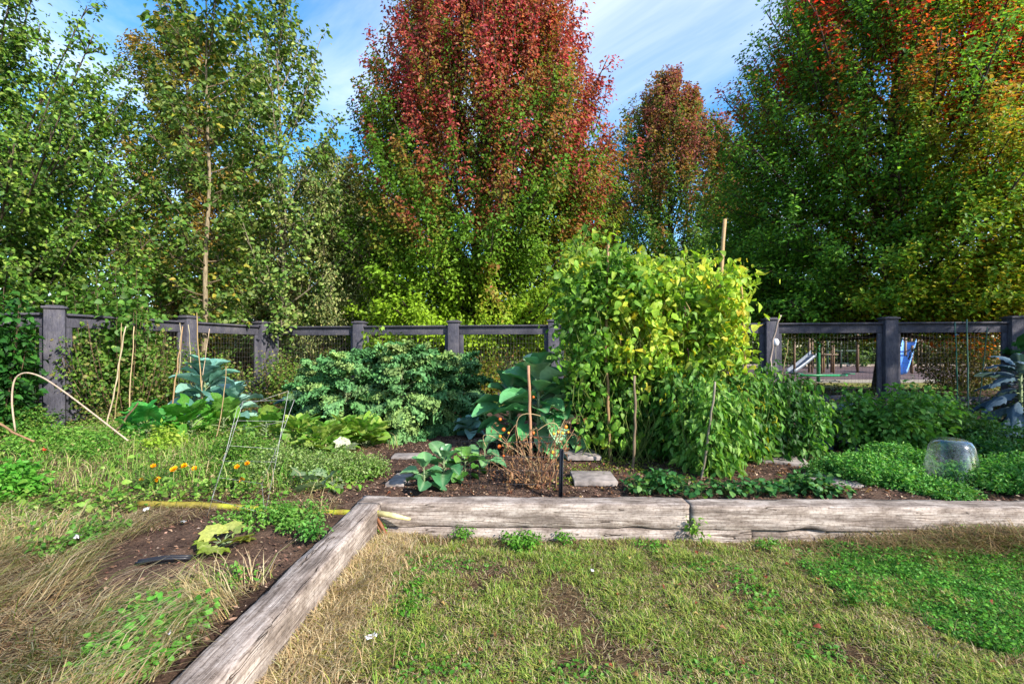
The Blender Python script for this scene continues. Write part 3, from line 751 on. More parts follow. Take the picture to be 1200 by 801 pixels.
tree('alder_tree', 'open topped green tree with upright shoots, right of the pale trunk', -5.9, 12.4, 10.6, 1.8,
     env_pts([0, .2, .5, .7, .85, 1], [.8, 1, .95, .8, .6, .15]), col_mix([A(84, 120, 58), A(108, 140, 78), A(64, 96, 50), A(130, 150, 95)]),
     cz0=1.5, trunk_r=.09, nb=56, nsub=9, nleaf=13500, lsize=.12, tmpl=TO, elev=lambda t: .5 + .8 * t, seed=23, jit=.13, sublen=.6, bark=A(150, 140, 118), start_min=.1)
tree('willow_tree', 'grey-green willow with small pale leaves beside the red maple', -4.9, 13.2, 6.8, 1.9,
     env_pts([0, .3, .6, .85, 1], [.9, 1, .85, .6, .15]), col_mix([A(128, 142, 100), A(100, 122, 78), A(150, 160, 118), A(84, 100, 60)]),
     cz0=1.2, trunk_r=.07, nb=50, nsub=9, nleaf=22000, lsize=.09, tmpl=TDN, elev=lambda t: .4 + .5 * t, seed=24, jit=.14, sublen=.7, bark=A(120, 108, 90), droop=.8)
tree('cottonwood_tree', 'tall olive and rusty brown tree rising behind the leafy left tree', -14.5, 21.0, 15.6, 4.2,
     env_pts([0, .3, .6, .85, 1], [.8, 1, .9, .5, .12]), lambda pos, outer, br, r: palette([A(92, 102, 46), A(120, 118, 54), A(74, 88, 42)], len(pos), r, None, .15) * np.where(br > .68, 1, 1)[:, None] * (1 - .0) + ((br > .66)[:, None] * (A(132, 108, 56) - A(92, 102, 46))[None]) * .7,
     cz0=2, trunk_r=.22, nb=70, nsub=10, nleaf=55000, lsize=.16, elev=lambda t: .5 + .6 * t, seed=25, jit=.2, sublen=1.0)
tree('cottonwood_tree', 'blue-green tree in the distance between the slender tree and red maple', -12.5, 33.0, 15.0, 4.4,
     env_pts([0, .3, .6, .85, 1], [.8, 1, .9, .6, .12]), col_mix([A(90, 105, 85), A(75, 92, 75), A(110, 120, 92)]),
     cz0=2, trunk_r=.22, nb=60, nsub=9, nleaf=30000, lsize=.2, elev=lambda t: .5 + .6 * t, seed=26, jit=.3, sublen=1.2)
tree('cottonwood_tree', 'brown-green tree low on the horizon behind the pale trunk', -14.2, 26.0, 10.5, 4.4,
     env_pts([0, .3, .6, .85, 1], [.9, 1, .9, .6, .12]), col_mix([A(130, 112, 70), A(96, 104, 58), A(150, 128, 84), A(80, 92, 50)]),
     cz0=.6, trunk_r=.2, nb=60, nsub=10, nleaf=40000, lsize=.18, elev=lambda t: .4 + .6 * t, seed=27, jit=.25, sublen=1.1)
tree('cedar_tree', 'dark shady evergreen filling the gap left of the red maple', -5.6, 17.5, 7.0, 2.6,
     env_pts([0, .3, .6, 1], [1, .95, .7, .1]), col_mix([A(40, 72, 38), A(30, 56, 32), A(55, 86, 44)]),
     cz0=.2, trunk_r=.15, nb=60, nsub=10, nleaf=36000, lsize=.13, elev=lambda t: .05, seed=28, jit=.16, sublen=.8)
tree('maple_tree', 'bronze and dull red tree in the gap right of the big red maple', 4.2, 24.0, 7.6, 3.0,
     env_pts([0, .3, .6, 1], [1, .95, .75, .1]), col_mix([A(110, 62, 54), A(84, 84, 44), A(130, 76, 62), A(66, 88, 40)]),
     cz0=.3, trunk_r=.15, nb=60, nsub=9, nleaf=30000, lsize=.15, elev=lambda t: .4 + .4 * t, seed=29, jit=.2, sublen=.8, mat='leaf_red')
# trees beyond the playground
bk = [(-30, 40, 11, 'leafy tree on the skyline at the far left edge', 0), (-22, 41, 10, 'leafy tree on the skyline behind the olive tree', 1), (14.5, 40, 8, 'green tree beyond the playground behind the bean trellis', 0),
      (21.5, 41, 8.5, 'dark green tree beyond the grey slide', 1), (28.5, 42, 8, 'dark green tree beyond the playground posts', 0), (35, 41, 8.5, 'pale green tree beyond the blue slide', 1), (43, 42, 9, 'green tree beyond the playground at the right edge', 0), (-13.5, 42, 8, 'far dark tree seen under the willow', 1), (6, 42, 8, 'far green tree low behind the bronze tree', 1), (-4, 42, 8, 'far green tree hidden low behind the red maple trunk', 0)]
for k, (x, y, h, lb, c) in enumerate(bk):
    tree('background_tree', lb, x, y, h, 4.6, env_pts([0, .3, .6, 1], [1, 1, .85, .2]), col_mix([A(62, 92, 42), A(84, 112, 50), A(50, 74, 38)] if c == 0 else [A(48, 78, 40), A(110, 130, 60), A(70, 96, 46)]),
         cz0=.2, trunk_r=.2, nb=40, nsub=8, nleaf=12000, lsize=.3, elev=lambda t: .3 + .4 * t, seed=40 + k, jit=.35, sublen=1.2)
# shade trees outside the frame on the right: they throw the shade that lies over the right end of the bed
for k, (x, y, h, R) in enumerate([(12.4, -2.0, 8.4, 2.5), (15.0, 2.6, 9.6, 2.8), (17.6, 5.2, 9.8, 2.6)]):
    tree('shade_tree', ['green tree outside the right edge, nearest the lawn', 'green tree outside the right edge, middle of its row', 'green tree outside the right edge, nearest the fence'][k],
         x, y, h, R, env_pts([0, .3, .6, 1], [.9, 1, .85, .2]), col_mix(G1), cz0=1.0, trunk_r=.15, nb=34, nsub=7, nleaf=5500, lsize=.2, seed=60 + k, jit=.2, elev=lambda t: .5)

# shrubs along the fence
BR = [A(120, 165, 62), A(155, 190, 80), A(92, 135, 52), A(175, 165, 100)]
def sh(name, label, x, y, h, r_, cols, **kw):
    kw.setdefault('z0', .1); kw.setdefault('stem_col', A(120, 96, 72)); kw.setdefault('stem_r', .008)
    return bush(name, label, 'shrub', x, y, h, r_, cols, **kw)
sh('wild_shrub', 'green shrub with large leaves growing up in front of the left corner post', -7.0, 6.45, 2.1, .42, [A(60, 120, 48), A(84, 150, 58), A(45, 92, 40)], n_stems=30, n_leaves=3600, lsize=.12, jit=.1, seed=31, tmpl=TO, shape=.4)
sh('hazel_shrub', 'broad leaved hazel shoots hanging over the left fence rail', -6.85, 8.2, 2.75, 1.0, [A(105, 155, 62), A(130, 180, 78), A(84, 130, 52)], n_stems=26, n_leaves=2600, lsize=.13, jit=.12, seed=30, tmpl=TOR)
sh('bramble_shrub', 'low bramble with small leaves at the foot of the left corner post', -7.3, 6.2, .75, .7, [A(96, 150, 52), A(120, 170, 66), A(70, 118, 45)], n_stems=30, n_leaves=3200, lsize=.07, seed=32, jit=.08)
for k, (x, y, h, lb) in enumerate([(-6.15, 7.75, 2.15, 'scrubby yellow-green shrub with bare twigs behind the first left bay of wire'), (-5.75, 8.9, 1.5, 'twiggy green shrub by the second post of the left fence'),
                                   (-5.0, 10.3, 1.35, 'yellow-green shrub behind the blue-green collard, by the fence corner'), (-6.6, 10.4, 1.7, 'brown twiggy shrub outside the left fence')]):
    sh('wild_shrub', lb, x, y, h, .85, BR, n_stems=26, n_leaves=2600, lsize=.075, seed=33 + k, jit=.09)
for k, (x, y, h, lb) in enumerate([(-4.4, 12.4, 1.5, 'rusty leaved shrub behind the wire right of the corner post'), (-2.4, 12.2, 1.5, 'green shrub behind the wire above the curly kale'), (-.3, 12.0, 1.6, 'green and rusty shrub behind the wire in the middle'),
                                   (2.0, 11.8, 1.7, 'green shrub behind the fence hidden by the bean vines'), (4.0, 11.5, 1.6, 'green shrub behind the fence right of the bean vines')]):
    sh('wild_shrub', lb, x, y, h, 1.1, [A(115, 155, 58), A(145, 175, 72), A(165, 125, 74), A(85, 120, 50)], n_stems=24, n_leaves=2200, lsize=.085, seed=43 + k, jit=.12)
sh('vine_maple_shrub', 'yellow-green maple sprout leaning over the fence rail above the kale', -2.75, 10.5, 1.95, .55, [A(140, 180, 50), A(165, 200, 65), A(110, 155, 45)], n_stems=16, n_leaves=1300, lsize=.13, seed=50, tmpl=TL, jit=.12)
sh('currant_shrub', 'yellow-green shrub with reddening leaves in front of the middle fence bay', -.75, 9.3, 1.35, .6, [A(120, 150, 52), A(150, 165, 62), A(176, 140, 62), A(90, 120, 45)], n_stems=22, n_leaves=2100, lsize=.085, seed=51, tmpl=TL3, jit=.09)
sh('currant_shrub', 'light green shrub behind the kale below the fence rail', -2.0, 9.4, 1.25, .6, [A(110, 160, 55), A(140, 180, 65), A(90, 130, 48)], n_stems=22, n_leaves=1900, lsize=.085, seed=52, tmpl=TL3, jit=.09)
sh('wild_shrub', 'sparse dry twiggy shrub inside the right bay of the fence', 9.9, 8.8, 1.15, 1.0, [A(90, 96, 46), A(70, 100, 44), A(130, 110, 70)], n_stems=40, n_leaves=2200, lsize=.06, seed=53, jit=.09)
sh('wild_shrub', 'loose olive shrub beyond the fence right of the blue slide', 13.4, 14.4, 2.0, 1.5, [A(110, 116, 54), A(84, 96, 44), A(150, 130, 74)], n_stems=40, n_leaves=5200, lsize=.09, seed=54, jit=.14)
sh('wild_shrub', 'dark grassy shrub just outside the fence below the green seesaw', 6.2, 11.0, .75, .8, [A(70, 88, 42), A(90, 100, 50)], n_stems=50, n_leaves=2600, lsize=.09, seed=55, tmpl=TDN, jit=.07)

# ================================================================== PLAYGROUND
T = thing('playground_slide', 'blue slide with raised sides in the playground beyond the fence', 'slide', (0, 0, 0))
def chute(T, p_top, p_bot, width, col, wood=True):
    g = Geo(); p_top = np.array(p_top, float); p_bot = np.array(p_bot, float)
    d = p_bot - p_top; hor = nrm(np.array([d[0], d[1], 0])); side = np.array([-hor[1], hor[0], 0])
    n = 12; s = np.linspace(0, 1, n); c = p_top + d * s[:, None]; c[:, 2] = p_bot[2] + (p_top[2] - p_bot[2]) * (1 - s) ** 1.15
    prof = [(-.5, .18), (-.5, 0), (-.2, -.05), (.2, -.05), (.5, 0), (.5, .18)]
    V = np.array([[ci + side * a * width + np.array([0, 0, b]) for a, b in prof] for ci in c]).reshape(-1, 3); m = 6
    i = np.arange(n - 1)[:, None] * m; j = np.arange(m - 1)[None]
    q = np.stack([i + j, i + j + 1, i + m + j + 1, i + m + j], -1).reshape(-1, 4)
    g.add(V, [q], col); o = g.build('chute', M['plastic'], T); so_ = o.modifiers.new('thick', 'SOLIDIFY'); so_.thickness = .03
    g = Geo()
    for s_ in (-1, 1):
        b = p_top + side * s_ * width * .55 - hor * .15
        tube(g, [[b[0], b[1], 0], [b[0], b[1], p_top[2] + .9]], .05, 6, A(150, 120, 90))
    box(g, p_top - hor * .5 - np.array([0, 0, .05]), (1.1, 1.1, .08), math.atan2(hor[1], hor[0]), A(120, 100, 80))
    for s_ in (-1, 1):
        b = p_top + side * s_ * width * .55 - hor * 1.0
        tube(g, [[b[0], b[1], 0], [b[0], b[1], p_top[2] + .9]], .05, 6, A(150, 120, 90))
    g.build('frame', M['cane'], T)
Y = 25.5
chute(T, ((1066 - 600) / F * 27, 27, 1.85), ((1054 - 600) / F * Y, Y, .12), .62, A(110, 165, 240, .8))
T = thing('playground_slide', 'grey slide seen side-on left of the green post', 'slide', (0, 0, 0))
chute(T, ((955 - 600) / F * 27, 27, 1.15), ((926 - 600) / F * 26.5, 26.5, .12), .55, A(150, 160, 175))
T = thing('seesaw', 'green metal playground seesaw with an upright post beyond the fence', 'seesaw', ((959 - 600) / F * 19.8, 19.8, 0))
g = Geo(); tube(g, [[0, 0, 0], [0, 0, 2.35]], .07, 8, A(30, 150, 95)); g.build('post', M['plastic'], T)
g = Geo(); tube(g, [[-.95, -.4, .34], [1.45, .4, .3]], .045, 6, A(40, 160, 100)); tube(g, [[-.95, -.1, .3], [1.45, .7, .26]], .035, 6, A(40, 160, 100)); g.build('beam', M['plastic'], T)
for sx_ in (-.8, 1.3):
    g = Geo(); box(g, (sx_, 0.1, .38), (.3, .35, .04), 0, A(30, 120, 85)); g.build('seat', M['plastic'], T)
T = thing('swing_set', 'wooden swing frame with hanging seats in the playground', 'swing', ((1001 - 600) / F * 28, 28, 0))
for x_ in (-2.6, -1.3, 0.2, 3.3):
    g = Geo(); tube(g, [[x_, 0, 0], [x_, 0, 3.0]], .07, 6, A(150, 122, 98)); g.build('upright', M['cane'], T)
g = Geo(); tube(g, [[-2.7, 0, 2.95], [3.4, 0, 2.95]], .07, 6, A(150, 122, 98)); g.build('crossbeam', M['cane'], T)
for x_ in (-2.0, -.6, 1.4, 2.4):
    g = Geo(); tube(g, [[x_ - .2, 0, 2.9], [x_ - .2, .0, .6]], .012, 4, A(120, 120, 120)); tube(g, [[x_ + .2, 0, 2.9], [x_ + .2, .0, .6]], .012, 4, A(120, 120, 120))
    box(g, (x_, 0, .58), (.46, .2, .03), 0, A(40, 90, 80)); g.build('seat', M['plastic'], T)
T = thing('climbing_frame', 'dark green climbing frame on posts behind the swings', 'climbing frame', ((987 - 600) / F * 33, 33, 0))
for x_, y_ in ((-1, 0), (1, 0), (-1, 1.6), (1, 1.6)):
    g = Geo(); tube(g, [[x_, y_, 0], [x_, y_, 2.5]], .07, 6, A(60, 90, 80)); g.build('post', M['plastic'], T)
g = Geo(); box(g, (0, .8, 1.3), (2.1, 1.7, .1), 0, A(60, 80, 70)); g.build('deck', M['plastic'], T)
g = Geo(); v = np.array([[-1.2, -.2, 2.4], [1.2, -.2, 2.4], [1.2, 1.8, 2.4], [-1.2, 1.8, 2.4], [0, .8, 3.2]]); g.add(v, [np.array([[0, 1, 4], [1, 2, 4], [2, 3, 4], [3, 0, 4]]), np.array([[0, 3, 2, 1]])], A(40, 110, 90)); g.build('roof', M['plastic'], T)
for k, (px, h) in enumerate([(1068, 2.3), (1076, 1.6), (936, 2.4)]):
    g = Geo(); tube(g, [[0, 0, 0], [0.0, 0, h * .5], [.02, 0, h]], .06, 6, A(140, 112, 88)); o = g.build('wooden_post', M['cane'], loc=((px - 600) / F * 26, 26.4, 0))
    tag(o, ['brown wooden post just right of the blue slide', 'short leaning wooden post second to the right of the blue slide', 'tall wooden post left of the grey slide'][k], 'post', 'posts in the playground')
g = Geo(); box(g, (0, 0, .12), (40, .2, .22), 0, A(150, 132, 112)); o = g.build('playground_kerb', M['timber'], loc=(24, 38.2, 0)); tag(o, 'long low timber kerb along the far edge of the playground', 'kerb')
# low bed wall outside the fence
g = Geo(); box(g, (0, 0, .15), (3.2, .2, .36), -.13, A(60, 58, 66)); o = g.build('planter_wall', M['fence'], loc=(6.2, 10.3, 0)); tag(o, 'dark low planter edge below the right fence bay', 'planter')

# ================================================================== BRASSICAS
# curly kale leaf variants
def kale_leaf(seed):
    return T_blade(19, 32, lambda t: (math.sin(PI * min(1, (t * .95 + .05)) ** .9) ** .6) * (0.55 + .45 * t), .34, curl=.6, cup=-.12, ruf=.15, rf=9, seed=seed, vein=.7)
KL = [kale_leaf(s) for s in range(4)]
KC = [A(122, 182, 112), A(148, 204, 128), A(106, 166, 100), A(170, 208, 122)]
BL = [T_blade(9, 9, lambda t: math.sin(PI * (t * .93 + .05)) ** .6, .42, curl=.45, cup=.22, ruf=.035, rf=2.2, seed=s, vein=.9) for s in range(4)]
BC = [A(120, 195, 125), A(145, 212, 145), A(100, 178, 108), A(180, 222, 175)]
BLUE = [A(135, 190, 172), A(112, 168, 150), A(160, 205, 188)]
VE = A(170, 200, 150)
kale_pts = [(372, 505, 425, 1.0), (405, 515, 408, 1.08), (440, 508, 412, 1.0), (470, 515, 402, 1.1), (505, 508, 410, 1.05), (538, 502, 415, .95), (388, 490, 428, .9), (488, 488, 405, 1.0)]
KLAB = ['leftmost curly kale plant, dense frilly blue-green leaves beside the wire cage', 'tall curly kale second from the left of the kale row', 'curly kale in the left half of the row with a pale thick stem', 'tallest curly kale in the middle of the kale row',
        'curly kale right of the middle of the row, in front of the fence post', 'rightmost curly kale beside the gap to the big collard', 'curly kale at the back left of the row, behind the leftmost plants', 'curly kale at the back of the row right of centre']
k0 = None
for k, (px, py, pt, sc) in enumerate(kale_pts):
    x, y, z = gp(px, py, .17); hgt = top_z(pt - 8, y) - .17
    if k0 is None:
        k0 = rosette('curly_kale', KLAB[0], 'kale plant', x, y, .80, 74, .27, KL, KC, A(150, 185, 120), seed=70, elev=(-.45, 1.1), start=.18, pet=.55, stem_r=.018, mat='kale', smooth=True, frill=95, group='curly kale plants in a row')
        k1 = rosette('curly_kale', KLAB[1], 'kale plant', 0, 0, .80, 72, .28, KL, KC, A(150, 185, 120), seed=71, elev=(-.45, 1.1), start=.18, pet=.55, stem_r=.018, mat='kale', smooth=True, frill=95, group='curly kale plants in a row')
        k0.scale = (hgt / 1.08,) * 3
    elif k == 1: k1.location = (x, y, z); k1.scale = (hgt / 1.1,) * 3
    else: copy_tree(k0 if k % 2 else k1, (x, y, z), k * 1.9, KLAB[k], hgt / 1.09)
# big collard
x, y = .3, 5.45
rosette('collard_plant', 'tall collard with big round glossy leaves behind the stake', 'collard plant', x, y, .95, 36, .36, BL, BC, VE, seed=80, elev=(-.3, 1.2), start=.15, pet=.25, stem_r=.022)
x, y = -.02, 5.7
rosette('collard_plant', 'dark green collard leaning left of the tall collard', 'collard plant', x, y, .72, 26, .34, BL, [A(90, 160, 100), A(110, 182, 118)], VE, seed=81, elev=(-.4, 1.1), start=.15, pet=.25, stem_r=.02)
x, y = .58, 5.55
rosette('collard_plant', 'collard with drooping leaves between the tall collard and bean vines', 'collard plant', x, y, .7, 24, .33, BL, BC, VE, seed=82, elev=(-.6, 1.0), start=.15, pet=.25, stem_r=.02)
x, y = -4.7, 7.4
rosette('collard_plant', 'blue-green collard with waxy leaves by the left fence and canes', 'collard plant', x, y, .85, 34, .4, BL, BLUE, A(180, 205, 190), seed=83, elev=(-.3, 1.2), start=.2, pet=.25, stem_r=.02)
rosette('collard_plant', 'smaller blue-green collard right of the waxy collard', 'collard plant', x + .6, y - .25, .55, 22, .32, BL, BLUE, A(180, 205, 190), seed=84, elev=(-.3, 1.2), start=.2, pet=.25, stem_r=.02)
x, y, _ = gp(352, 495, .17)
rosette('cabbage_plant', 'dark blue-green cabbage in shade left of the curly kale', 'cabbage plant', x, y, .3, 22, .34, BL, [A(60, 105, 100), A(80, 130, 120)], A(150, 180, 165), seed=85, elev=(-.1, 1.2), start=.3, pet=.15, stem_r=.02)
x, y, _ = gp(551, 512, .17)
rosette('cabbage_plant', 'small blue-green cabbage behind the young broccoli', 'cabbage plant', x, y, .2, 16, .2, BL, BLUE, A(170, 195, 185), seed=86, elev=(-.1, 1.2), start=.3, pet=.2)
# young broccoli near the timber
for k, (px, py, pt, nl, lb) in enumerate([(497, 574, 528, 8, 'young broccoli nearest the timber corner, yellowing lower leaf'), (520, 566, 512, 12, 'young broccoli with round blue-green leaves, middle of the small group'),
                                          (545, 560, 520, 10, 'young leafy green plant right of the broccoli, beside the black wire'), (568, 548, 508, 9, 'young plant with broad leaves behind the dry tomato')]):
    x, y, _ = gp(px, py, .18); h = top_z(pt, y) - .18
    rosette('broccoli_plant', lb, 'broccoli plant', x, y, h * .55, nl, h * .5, BL, [A(100, 160, 105), A(125, 175, 110), A(84, 145, 92)] if k != 2 else [A(120, 175, 70), A(90, 150, 60)], VE, seed=90 + k, elev=(-.2, 1.1), start=.35, pet=.35, stem_r=.009, pet_r=.004, group='young broccoli plants')
# kale on the right
PAL = [T_blade(7, 16, lambda t: (math.sin(PI * (t * .9 + .08)) ** .7), .16, curl=.75, cup=-.1, ruf=.05, rf=9, seed=s, vein=.9) for s in range(3)]
x, y, _ = gp(966, 524, .17)
rosette('lacinato_kale', 'grey-blue kale with long narrow drooping leaves right of the peppers', 'kale plant', x, y, .42, 24, .42, PAL, [A(135, 160, 162), A(105, 132, 136), A(165, 185, 188)], A(170, 185, 180), seed=95, elev=(-.7, 1.0), start=.3, pet=.15, stem_r=.018, mat='kale')
x, y, _ = gp(1196, 520, .17)
rosette('lacinato_kale', 'tall blue kale with dark puckered leaves at the right edge', 'kale plant', x, y, .95, 34, .5, PAL, [A(96, 122, 140), A(76, 100, 118), A(120, 145, 165)], A(150, 170, 185), seed=96, elev=(-.8, .9), start=.3, pet=.15, stem_r=.022, mat='kale')
x, y, _ = gp(1150, 470, .17)
rosette('squash_plant', 'dark green big leaved plant under the fence rail at the right', 'squash plant', x - 1.2, y - 2.4, 1.15, 16, .5, [T_lobed(7, .2, .08, .1, 1.2)], [A(52, 112, 66), A(60, 126, 74)], A(100, 160, 110), seed=97, elev=(-.1, .5), start=.6, pet=.6, stem_r=.02, mat='leaf', smooth=False)

# ================================================================== SQUASH AND LEFT BED PLANTS
SQ = [T_lobed(5, .22, .06, .1, 1.35), T_lobed(7, .25, .08, .08, 1.3)]
SQL = [T_blade(9, 9, lambda t: (math.sin(PI * (t * .8 + .18)) ** .8), .52, curl=.3, cup=.12, ruf=.05, rf=3, seed=s, vein=.5, dent=.1) for s in range(3)]
for k, (px, py, hs, n, L0, cols, lb) in enumerate([
    (172, 508, .22, 10, .34, [A(70, 160, 70), A(90, 180, 80)], 'squash with big dark green leaves left of the cage by the dirt'),
    (225, 505, .25, 12, .34, [A(95, 175, 60), A(120, 195, 75)], 'bright green squash between the bamboo canes and wire cage'),
    (262, 500, .28, 12, .3, [A(110, 170, 65), A(140, 190, 85)], 'squash just behind the top of the wire cage'),
    (312, 505, .2, 10, .24, [A(110, 165, 60), A(150, 185, 75)], 'yellow-green squash right of the wire cage'),
    (338, 492, .25, 10, .22, [A(90, 150, 60), A(120, 170, 75)], 'small squash beside the leftmost curly kale')]):
    x, y, _ = gp(px, py + 15, .17)
    rosette('squash_plant', lb, 'squash plant', x, y, hs + .12, n + 9, L0 * .68, SQ + SQL, [c_ * 1.3 for c_ in cols], A(170, 210, 120), seed=100 + k, upj=.55, elev=(.2, 1.1), start=.1, pet=.6, stem_r=.01, mat='leaf', group='squash plants in the left bed', smooth=False)
x, y, _ = gp(262, 640, .19)
rosette('squash_plant', 'pale yellow-green broad leaves lying on the dark soil', 'squash plant', x, y, .04, 9, .13, [T_lobed(7, .25, .05, .08, 1.25), T_lobed(5, .22, .05, .08, 1.25)], [A(225, 240, 120), A(215, 225, 110), A(170, 200, 70)], A(225, 230, 150), seed=108, elev=(.05, .35), upj=.12, start=.1, pet=.5, stem_r=.006, mat='leaf', smooth=False, z0=.19, pet_r=.003)
x, y, _ = gp(372, 575, .2)
rosette('squash_plant', 'mildewed silvery leaves above the yellow stalk', 'squash plant', x, y, .1, 8, .16, SQ, [A(180, 205, 160), A(150, 185, 130)], A(220, 230, 205), seed=109, elev=(.2, .7), start=.1, pet=.5, stem_r=.006, mat='leaf', smooth=False, pet_r=.003)
x, y, _ = gp(404, 540, .2)
rosette('squash_plant', 'single bleached cream leaf standing up before the beet greens', 'squash plant', x, y, .17, 2, .15, [SQ[0]], [A(236, 238, 205)], A(240, 240, 220), seed=3, elev=(.7, 1.2), start=.6, pet=.2, stem_r=.004, mat='leaf', smooth=False, pet_r=.003)
# beet / chard greens in front of the kale
BT = [T_blade(7, 10, lambda t: math.sin(PI * (t * .9 + .08)) ** .7, .3, curl=.5, cup=.1, ruf=.06, rf=3, seed=s, vein=.8) for s in range(3)]
for k, (px, py, lb) in enumerate([(378, 530, 'leafy beet clump left of the cream leaf'), (402, 522, 'tall bright beet clump behind the cream leaf'), (428, 520, 'leafy beet clump at the right end, under the kale'), (352, 520, 'loose beet clump nearest the wire cage')]):
    x, y, _ = gp(px, py + 6, .18)
    rosette('beet_plant', lb, 'beet plant', x, y, .16, 60, .25, BT, [A(160, 210, 82), A(125, 185, 68), A(190, 222, 105)], A(190, 200, 140), seed=110 + k, upj=.5, elev=(.6, 1.45), start=.1, pet=.4, stem_r=.02, mat='leaf', pet_r=.004, group='beet greens in front of the kale')

LG = [A(110, 165, 55), A(140, 190, 75), A(85, 135, 45)]
WL = [A(150, 190, 88), A(180, 212, 118), A(118, 162, 68), A(200, 222, 150)]
for k, (px, py, h, r_, cols, ls, n, lb) in enumerate([
    (395, 562, .32, .36, WL, .028, 5200, 'low mound of small leaved weeds by the timber corner'),
    (432, 556, .2, .22, WL, .024, 2600, 'small fluffy weed mound at the corner of the bed'),
    (330, 560, .36, .36, WL, .03, 4400, 'airy weed clump inside the wire cage'),
    (285, 545, .42, .36, LG, .036, 3000, 'light green herb clump behind the marigolds'),
    (190, 532, .34, .25, [A(175, 215, 70), A(195, 225, 90)], .06, 900, 'bright lime leaved clump left of the cage'),
    (120, 532, .3, .4, [A(110, 175, 62), A(145, 200, 82)], .045, 2200, 'green nettle clump behind the dry grass'),
    (55, 530, .35, .5, [A(130, 190, 70), A(160, 210, 90), A(105, 165, 60)], .055, 2400, 'lush weed clump below the arched hoop'),
    (8, 585, .38, .22, [A(100, 180, 60), A(130, 205, 75)], .06, 1500, 'bright green leafy sprig at the left edge'),
    (15, 510, .5, .5, [A(84, 140, 50), A(110, 165, 62), A(150, 180, 80)], .055, 3000, 'leafy green clump behind the hoop at the left edge'),
    (300, 612, .16, .26, [A(120, 185, 70), A(150, 205, 90)], .034, 900, 'dark green seedlings under the yellow stalk'),
    (345, 612, .14, .24, [A(115, 180, 70), A(145, 200, 90)], .032, 800, 'seedlings at the edge of the bare soil beside the side beam'),
    (372, 628, .11, .1, [A(100, 175, 70), A(130, 195, 90)], .032, 340, 'small mint tuft against the side beam'),
    (272, 682, .08, .07, [A(120, 195, 70), A(150, 210, 90)], .03, 130, 'little green seedling alone on the bare soil'),
    (92, 632, .1, .25, [A(130, 180, 75), A(100, 160, 60)], .04, 700, 'low weeds around the white scrap'),
    (185, 735, .12, .2, [A(100, 180, 60), A(130, 200, 80)], .04, 900, 'bindweed patch in the dry grass by the side beam'),
    (150, 775, .12, .16, [A(100, 180, 60), A(130, 200, 80)], .045, 600, 'leafy bindweed patch at the bottom left')]):
    x, y, _ = gp(px, py, .19)
    bush('weed_clump', lb, 'weed', x, y, h, r_, cols, n_stems=max(10, n // 60), n_leaves=n, lsize=ls, z0=.19, seed=120 + k, jit=.03, stem_r=.0018, tmpl=TD if ls < .04 else TO, low=.05, shape=1.6)

# marigolds
def marigold(label, pts, seed):
    x, y, _ = gp(pts[0][0], pts[0][1] + 28, .19)
    T = bush('marigold_plant', label, 'flower', x, y, .22, .17, [A(110, 150, 70), A(84, 128, 56)], n_stems=14, n_leaves=900, lsize=.03, z0=.19, seed=seed, jit=.03, tmpl=TDN, stem_r=.002)
    r = np.random.default_rng(seed)
    for (px, py, s) in pts:
        fy = y + r.uniform(-.05, .05); fx = (px - 600) / F * fy; fz = top_z(py, fy)
        g = Geo(); n = 46
        az = np.arange(n) * 2.4; tt = np.sqrt(np.arange(n) / n); e = 1.3 - tt * 1.1
        d = np.column_stack([np.cos(az) * np.cos(e), np.sin(az) * np.cos(e) , np.sin(e)])
        d = d @ np.array([[1, 0, 0], [0, .8, .6], [0, -.6, .8]])  # tilted a little to the light
        pos = np.repeat([[fx - x, fy - y, fz - .19]], n, 0) + d * .004
        place(g, T_diamond(.8, .1, .1), pos, d, r.normal(0, 1, (n, 3)), s * r.uniform(.8, 1.1, n), palette([A(250, 190, 10, .9), A(245, 160, 0, .9), A(250, 210, 40, .9)], n, r, None, .06))
        tube(g, [[fx - x, fy - y, fz - .19 - .15], [fx - x, fy - y, fz - .19]], .002, 4, A(100, 140, 60))
        g.build('flower', M['petal'], T)
marigold('group of orange-yellow marigold flowers left of the wire cage', [(180, 546, .021), (204, 550, .028), (216, 546, .024), (228, 549, .022), (185, 562, .026), (166, 562, .017)], 150)
marigold('three yellow marigold flowers inside the wire cage', [(278, 547, .022), (290, 543, .022), (284, 562, .024)], 151)

